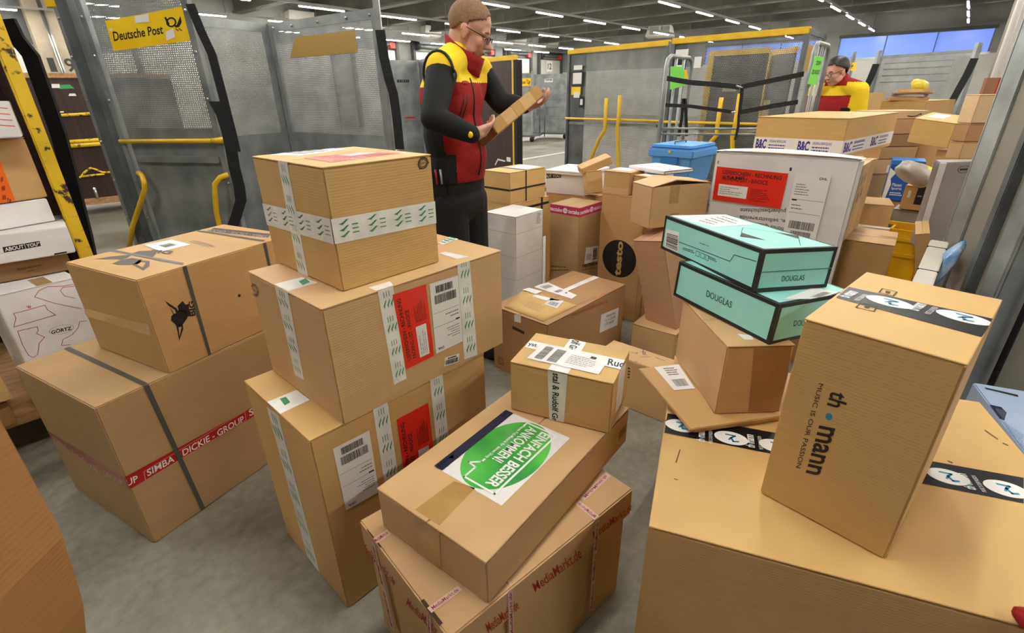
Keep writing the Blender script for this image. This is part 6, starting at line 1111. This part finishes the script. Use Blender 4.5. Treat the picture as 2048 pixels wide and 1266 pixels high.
def headgear(o, c, M, hair, hairm, glasses=True, thick=.006, front=.052):
    c = Vector(c)
    # hair cap: a shell over the cranium, open at the face, trimmed above the ears and at the nape
    mb = MB(); n = 40; n = 96; mb.ball((0, 0, 0), 1, hairm, n); keep = []
    vv = [Vector((-.014+v.x*(.1+thick), v.y*(.079+thick), .031+v.z*(.091+thick))) for v in mb.v]
    def ok(p): 
        lim = .012 if p.x > -.03 else (.012-(-.03-p.x)*1.3)
        return p.z > max(lim, -.075) and not (p.x > front and p.z < .085-(p.x-front)*.2) and not (p.x > .0 and p.z < .03+ (p.x)*.55)
    mb.f = [f for f in mb.f if all(ok(vv[k]) for k in f)]; mb.mi = [0]*len(mb.f); mb.sm = [True]*len(mb.f)
    used = sorted({k for f in mb.f for k in f}); mp = {k: i for i, k in enumerate(used)}
    inner = len(used); mb.v = [c+M @ vv[k] for k in used]; mb.f = [[mp[k] for k in f] for f in mb.f]
    h = mb.build('hair', o); md = h.modifiers.new('t', 'SOLIDIFY'); md.thickness = .004; md.offset = -1
    for s in (-1, 1):
        mb = MB(); mb.ball(c+M @ Vector((.081, .031*s, -.004)), (.006, .011, .0045), plain('eye_white', (220, 214, 208), .3), 10, M); mb.ball(c+M @ Vector((.0855, .031*s, -.005)), .0042, BLACK, 8); mb.build('eye', o)
        mb = MB(); mb.tube([c+M @ Vector((.088, .012*s, .018)), c+M @ Vector((.088, .03*s, .024)), c+M @ Vector((.078, .048*s, .018))], .0032, hairm, 6); mb.build('eyebrow', o)
    mb = MB(); mb.tube([c+M @ Vector((.094, -.018, -.0665)), c+M @ Vector((.099, 0, -.066)), c+M @ Vector((.094, .018, -.0665))], .0028, plain('lip', (150, 84, 76), .5), 6); mb.build('mouth', o)
    if glasses:
        DKF = plain('dark_metal_frame', (40, 36, 36), .3, .6); mb = MB(); gl = MB(); LENS = plain('spectacle_glass', (225, 230, 235), .05, alpha=.18)
        for s in (-1, 1):
            ring = [c+M @ Vector((.101-.012*abs(math.sin(0)), .033*s+.024*math.cos(t), -.006+.016*math.sin(t))) for t in [2*math.pi*k/16 for k in range(17)]]
            mb.tube(ring, .0016, DKF, 6); gl.add(ring[:16], [tuple(range(16))], LENS); mb.tube([c+M @ Vector((.1, .057*s, 0)), c+M @ Vector((.06, .08*s, .004)), c+M @ Vector((-.004, .083*s, .008)), c+M @ Vector((-.022, .084*s, -.012))], .0019, DKF, 6)
        mb.tube([c+M @ Vector((.102, -.009, -.002)), c+M @ Vector((.105, 0, .001)), c+M @ Vector((.102, .009, -.002))], .0016, DKF, 6); g = mb.build('glasses', o); gl.build('lens', g)
def hand(w, fwd, palmn, curl, side):
    """palm and five bent fingers; fwd along the hand, palmn out of the palm, side = +1/-1 for the thumb's side"""
    M = basis(fwd, palmn); w = Vector(w); P = lambda x, y, z: w+M @ Vector((x, y, z)); parts = []
    parts += [(P(.0, 0, 0), .028, P(.03, 0, 0), .03), (P(.03, .02, 0), .017, P(.085, .03, 0), .013), (P(.03, -.02, 0), .017, P(.085, -.028, 0), .012), (P(.03, .005, 0), .018, P(.09, .01, 0), .013), (P(.03, -.008, 0), .018, P(.09, -.01, 0), .013)]
    for k, (y, ln) in enumerate(((.03*side, .88), (.01*side, 1.), (-.01*side, .95), (-.028*side, .76))):
        p = P(.09, y, 0); ang = 0; r = .0095 if k < 3 else .0085; q = Vector((.09, y, 0))
        for j, sl in enumerate((.042*ln, .027*ln, .021*ln)):
            ang += curl*(.75, 1.0, .7)[j]*(1-.06*k); q2 = q+Vector((math.cos(ang)*sl, 0, math.sin(ang)*sl)); parts.append((P(*q), r, P(*q2), r*.92)); r *= .92; q = q2
    t0 = Vector((.02, .026*side, .005)); t1 = Vector((.052, .052*side, .02)); t2 = Vector((.08, .058*side, .036)); t3 = Vector((.102, .052*side, .05))
    parts += [(P(*t0), .015, P(*t1), .0125), (P(*t1), .0125, P(*t2), .011), (P(*t2), .011, P(*t3), .0095)]
    return parts
def V3(l): return Vector(l[0])
# ---------------------------------------------------------------- worker with the parcel
o = thing('person', 'person in red and yellow vest with black sleeves, looking down at a held parcel', 'person', (-.27, 2.66, 0))
o.matrix_world = Matrix.Identity(4)
hc = [(-0.1709,2.62,1.773)][0]; hc = Vector(hc)
Fh = Vector((.9, -.12, -.42)).normalized(); HMx = basis(Fh, Vector((.35, -.1, 1)))
body = Vector((.88, -.47, 0)).normalized(); left = Vector((.47, .88, 0)).normalized()      # facing direction; his left is away from the camera
ch = Vector((-.275, 2.62, 1.42)); BM = basis(body, (0, 0, 1))
shn = V3([(-0.2973,2.47,1.607)]); shf = V3([(-0.1508,2.8,1.609)]); eln = V3([(-0.3288,2.29,1.41)]); wrn = V3([(-0.1613,2.33,1.335)]); elf = V3([(-0.03891,2.78,1.457)]); wrf = V3([(0.08562,2.76,1.442)])
nk = V3([(-0.2316,2.63,1.668)])
pel = Vector((-.285, 2.63, .98)); hipn = pel-left*.1; hipf = pel+left*.1; kn = hipn+Vector((.03, -.03, -.46)); kf = hipf+Vector((.02, .0, -.46)); an = Vector((hipn.x-.03, hipn.y+.0, .09)); af = Vector((hipf.x-.02, hipf.y+.02, .09))
hn_dir = Vector((.92, .1, .12)); parts = head(hc, HMx)+[(hc+HMx @ Vector((-.03, 0, -.03)), .062, nk+Vector((0, 0, -.02)), .066)]
parts += [(nk, .07, ch, .1), (ch, .1, pel, .095), (shn, .06, nk, .06), (shf, .06, nk, .06), (shn, .05, eln, .042), (eln, .04, wrn, .03), (shf, .05, elf, .042), (elf, .04, wrf, .03), (hipn, .08, kn, .055), (kn, .05, an, .042), (hipf, .08, kf, .055), (kf, .05, af, .042), (an, .04, an+body*.16+Vector((0, 0, -.05)), .03), (af, .04, af+body*.16+Vector((0, 0, -.05)), .03), (pel-left*.07, .09, pel+left*.07, .09)]
pq = [Vector(p) for p in [(-0.05228,2.42,1.335),(-0.08684,2.42,1.375)]]; pr = [Vector(p) for p in [(0.1772,2.66,1.495),(0.1454,2.66,1.536)]]
pax = ((pr[0]+pr[1])-(pq[0]+pq[1])).normalized(); pup0 = (pq[1]-pq[0]); pn = pax.cross(pup0).normalized(); pup = pn.cross(pax).normalized()
parts += hand(wrn, (pq[0]*.65+pq[1]*.35+pax*.06-wrn).normalized(), pup*.75-pn*.2, .5, 1)
parts += hand(wrf, Vector((.85, -.5, .12)), Vector((-.3, -.2, .9)), .6, 1)
blob('body', parts, SKIN, .0055, o)
headgear(o, hc, HMx, HAIR1, HAIR1, True, .003, .066)
# vest
sidew = .0
vp = [(ch+Vector((0, 0, .06)), (.135, .2, .17), BM), (ch+Vector((0, 0, -.1)), (.138, .185, .2), BM), (ch+Vector((0, 0, -.26)), (.142, .18, .16), BM), (ch+body*.03+Vector((0, 0, -.2)), (.13, .15, .17), BM), (nk+Vector((0, 0, -.035)), .085, ch+Vector((0, 0, .12)), .12), (shn+Vector((0, 0, .0)), .075, nk, .075), (shf, .075, nk, .075), (shn.lerp(ch, .25), .085, ch, .13), (shf.lerp(ch, .25), .085, ch, .13)]
vp += [(ch-left*.09+Vector((0, 0, -.3)), .1, ch+left*.09+Vector((0, 0, -.3)), .1)]
vest = blob('vest', vp, FRED, .009, o, 3)
b0 = vest.data
for v in b0.vertices:
    if v.co.z < 1.1: v.co.z = 1.1+(v.co.z-1.1)*.05
def loc(p): d = Vector(p)-ch; return d.dot(body), d.dot(left), d.z
zy = nk.z
def yoke(p):
    f, l, z = loc(p); return z > .11+(.02 if f > 0 else -.0)
def sidep(p):
    f, l, z = loc(p); return l < -.1 and z < .04 and -.085 < f < .05+(.04 if z < -.18 else 0)
paint(vest, [(FYEL, yoke), (FBLK, sidep)])
cb = MB(); axis = (hc+HMx @ Vector((-.03, 0, -.06))-nk).normalized(); n = 26; cM = basis(HMx @ Vector((1, 0, 0)), axis); vs = []
for j in range(4):
    for i in range(n):
        t = 2*math.pi*i/n; rr = .078+.006*j+.004*math.sin(3*t); vs.append(nk+Vector((.002, 0, -.055))+axis*(.03*j+.012*max(0, -math.cos(t))*j*.6)+cM @ Vector((math.cos(t)*rr*1.08+.012, math.sin(t)*rr*.95, 0)))
cb.add(vs, [(j*n+i, j*n+(i+1) % n, (j+1)*n+(i+1) % n, (j+1)*n+i) for j in range(3) for i in range(n)], FRED, True); cl = cb.build('collar', o); cl.modifiers.new('t', 'SOLIDIFY').thickness = .008
fr = lambda l, z, e=.006: None
from mathutils.bvhtree import BVHTree
bv = BVHTree.FromPolygons([v.co[:] for v in b0.vertices], [tuple(p.vertices) for p in b0.polygons])
def on_vest(l, z, e=.004, org=None):
    st = ch+left*l+Vector((0, 0, z))+body*.5; h = bv.ray_cast(st, -body); return (h[0]+body*e) if h[0] is not None else st-body*.35
mb = MB(); mb.tube([on_vest(-.01, z, .001) for z in [.15-.04*i for i in range(12)]], .0045, BLACK, 6); mb.build('zip', o, 0, 'black zip')
for l in (-.075, -.055): mb = MB(); mb.tube([on_vest(l-.01*i, .08-.035*i, .001) for i in range(5)], .003, BLACK, 6); mb.build('pocket_zip', o)
c_ = on_vest(-.06, .13, .003); mb = MB(); mb.ball(c_, (.004, .035, .01), REDI, 10, BM); mb.build('chest_logo', o, 0, 'red chest lettering')
# sleeves
def sleeve(s, e, w): 
    w2 = w+(w-e).normalized()*.0
    return blob('sleeve', [(s+Vector((0, 0, -.01)), .073, s.lerp(e, .5), .064), (s.lerp(e, .5), .064, e, .056), (e, .056, e.lerp(w2, .5), .05), (e.lerp(w2, .5), .05, e.lerp(w2, .97), .04), (s, .066, s.lerp(ch, .2), .066)], FBLK, .007, o, 3)
sleeve(shn, eln, wrn); sleeve(shf, elf, wrf)
mb = MB(); n = 24; ax = (eln-shn).normalized(); aM = basis(left*-1, ax); mb.tube([shn+Vector((0, 0, .0))+(BM @ Vector((math.cos(t)*.082, 0, math.sin(t)*.092)))-left*.03+Vector((0, 0, -.02)) for t in [2*math.pi*k/n for k in range(n+1)]], .006, BLACK, 8); mb.build('armhole_band', o)
mb = MB(); wm = eln.lerp(wrn, .95); mb.ball(wm+Vector((0, -.042, .0)), (.012, .004, .014), FYEL, 10); mb.build('cuff_tab', o, 0, 'small yellow cuff tab')
# trousers, belt, holster pouch, shoes
tr = blob('trousers', [(pel-left*.075+Vector((0, 0, .1)), .115, pel+left*.075+Vector((0, 0, .1)), .115), (pel-left*.07, .125, pel+left*.07, .125), (hipn, .115, kn, .09), (kn, .088, an+Vector((0, 0, -.0)), .08), (hipf, .115, kf, .09), (kf, .088, af, .08)], TROU, .009, o, 3)
for a_ in (an, af): blob('shoe', [(a_+Vector((0, 0, -.035)), .05, a_+body*.17+Vector((0, 0, -.05)), .04), (a_-body*.05+Vector((0, 0, -.05)), .04, a_+Vector((0, 0, -.04)), .05)], RUBBER, .008, o, 2)
pk0 = V3([(-0.3487,2.47,1.083)]); mb = MB(); mb.box((-.05, -.02, -.15), (.05, .025, .09), TROU, Matrix.Translation(pk0) @ Matrix.Rotation(R_(-12), 4, 'Z')); mb.build('belt_pouch', o, .012, 'black belt pouch')
for dx, m_ in ((-.005, REDT), (.018, ALU)): mb = MB(); mb.tube([pk0+Vector((dx, -.03, .02)), pk0+Vector((dx-.004, -.03, .09))], .006, m_, 8); mb.build('pen', o, 0, 'pen in the belt pouch')
mb = MB(); pk1 = V3([(-0.3329,2.47,0.9586)]); mb.tube([pk1+Vector((0, -.02, -.03)), pk1+Vector((-.004, -.02, .03))], .006, REDT, 8); mb.build('pen', o, 0, 'red pen in the trouser pocket')
mb = MB(); mb.ball(pk0+Vector((-.045, -.02, .11)), (.012, .006, .02), SIGNY, 8); mb.build('badge', o, 0, 'small yellow badge')
# parcel in his hands
o2 = thing('parcel', 'small taped kraft parcel held up in both hands by the parcel worker', 'parcel')
Lp = ((pr[0]+pr[1])/2-(pq[0]+pq[1])/2).length; hp_ = .062
M = Matrix((pax, pn*-1 if (pn.y < 0) else pn, pup)).transposed().to_4x4(); M.translation = (pq[0]+pq[1])/2-pup*hp_/2; o2.matrix_world = M
fl = 1
mb = MB(); mb.box((0, 0, 0), (Lp, .16, hp_), K('warm')); mb.build('body', o2, .004)
for u0, u1 in ((0, .22), (.42, .6), (.82, 1)):
    mb = MB(); mb.box((Lp*u0, -.0012, .001), (Lp*u1, .1612, hp_+.001), TAPEB); mb.build('packing_tape', o2, .003, 'brown packing tape')
# ---------------------------------------------------------------- second worker
o = thing('person', 'dark-haired person in yellow and red jacket with glasses, standing far behind among the roll cages', 'person'); yb = 5.3
h2 = V3([(3.198,5.3,1.65)]); Fh = Vector((-.93, -.2, -.3)).normalized(); M2 = basis(Fh, Vector((-.2, 0, 1)))
nk = V3([(3.277,5.33,1.549)]); bd = Vector((-.75, -.66, 0)).normalized(); lf = Vector((.66, -.75, 0)).normalized(); ch2 = Vector((nk.x+.02, nk.y+.03, nk.z-.28)); B2 = basis(bd, (0, 0, 1)); p2 = Vector((ch2.x, ch2.y, .98))
sn = nk+lf*.19+Vector((.0, 0, -.07)); sf = nk-lf*.19+Vector((0, 0, -.07)); en = sn+Vector((.05, -.02, -.3)); wn = en+bd*.2+Vector((0, 0, -.12)); ef = sf+Vector((0, 0, -.3)); wf = ef+bd*.22+Vector((0, 0, -.02))
legs = []
for s_ in (1, -1): hh_ = p2+lf*.1*s_; legs += [(hh_, .09, hh_+Vector((0, 0, -.47)), .065), (hh_+Vector((0, 0, -.47)), .06, Vector((hh_.x, hh_.y, .08)), .05), (Vector((hh_.x, hh_.y, .06)), .045, Vector((hh_.x, hh_.y, .035))+bd*.16, .034)]
blob('body', head(h2, M2)+[(h2+M2 @ Vector((-.03, 0, -.04)), .058, nk, .062), (nk, .065, ch2, .12), (ch2, .12, p2, .13), (sn, .05, en, .045), (en, .04, wn, .03), (sf, .05, ef, .045), (ef, .04, wf, .03)]+legs+hand(wn, bd, (0, 0, 1), .4, 1)+hand(wf, bd, (0, 0, 1), .4, -1), SKIN, .007, o)
headgear(o, h2, M2, HAIR2, HAIR2, True, .014, .06)
jk = blob('jacket', [(ch2+Vector((0, 0, .05)), (.14, .2, .18), B2), (ch2+Vector((0, 0, -.15)), (.14, .18, .22), B2), (ch2+Vector((0, 0, -.3)), (.14, .18, .16), B2), (nk+Vector((0, 0, -.02)), .085, ch2, .13), (sn, .08, nk, .075), (sf, .08, nk, .075), (sn, .08, en, .07), (en, .068, wn, .05), (sf, .08, ef, .07), (ef, .068, wf, .05), (nk+Vector((0, 0, -.03)), .085, nk+Vector((-.01, 0, .03)), .082)], FRED, .011, o, 3)
def l2(p): d = Vector(p)-ch2; return d.dot(bd), d.dot(lf), d.z
paint(jk, [(FYEL, lambda p: .17 < l2(p)[2] < .285), (FYEL, lambda p: l2(p)[1] > .15 and l2(p)[2] < .2), (FBLK, lambda p: .1 < l2(p)[1] < .17 and l2(p)[2] < .06 and l2(p)[0] > -.05), (FRED, lambda p: l2(p)[2] > .25 and abs(l2(p)[1]) < .1)])
blob('trousers', [(p2-lf*.07, .125, p2+lf*.07, .125)]+[(a_, ra+.025, b_, rb+.02) for a_, ra, b_, rb in (legs[0], legs[1], legs[3], legs[4])], TROU, .012, o, 2)
for k_ in (2, 5): blob('shoe', [(legs[k_][0]+Vector((0, 0, -.01)), .05, legs[k_][2]+Vector((0, 0, .008)), .042)], RUBBER, .01, o, 2)
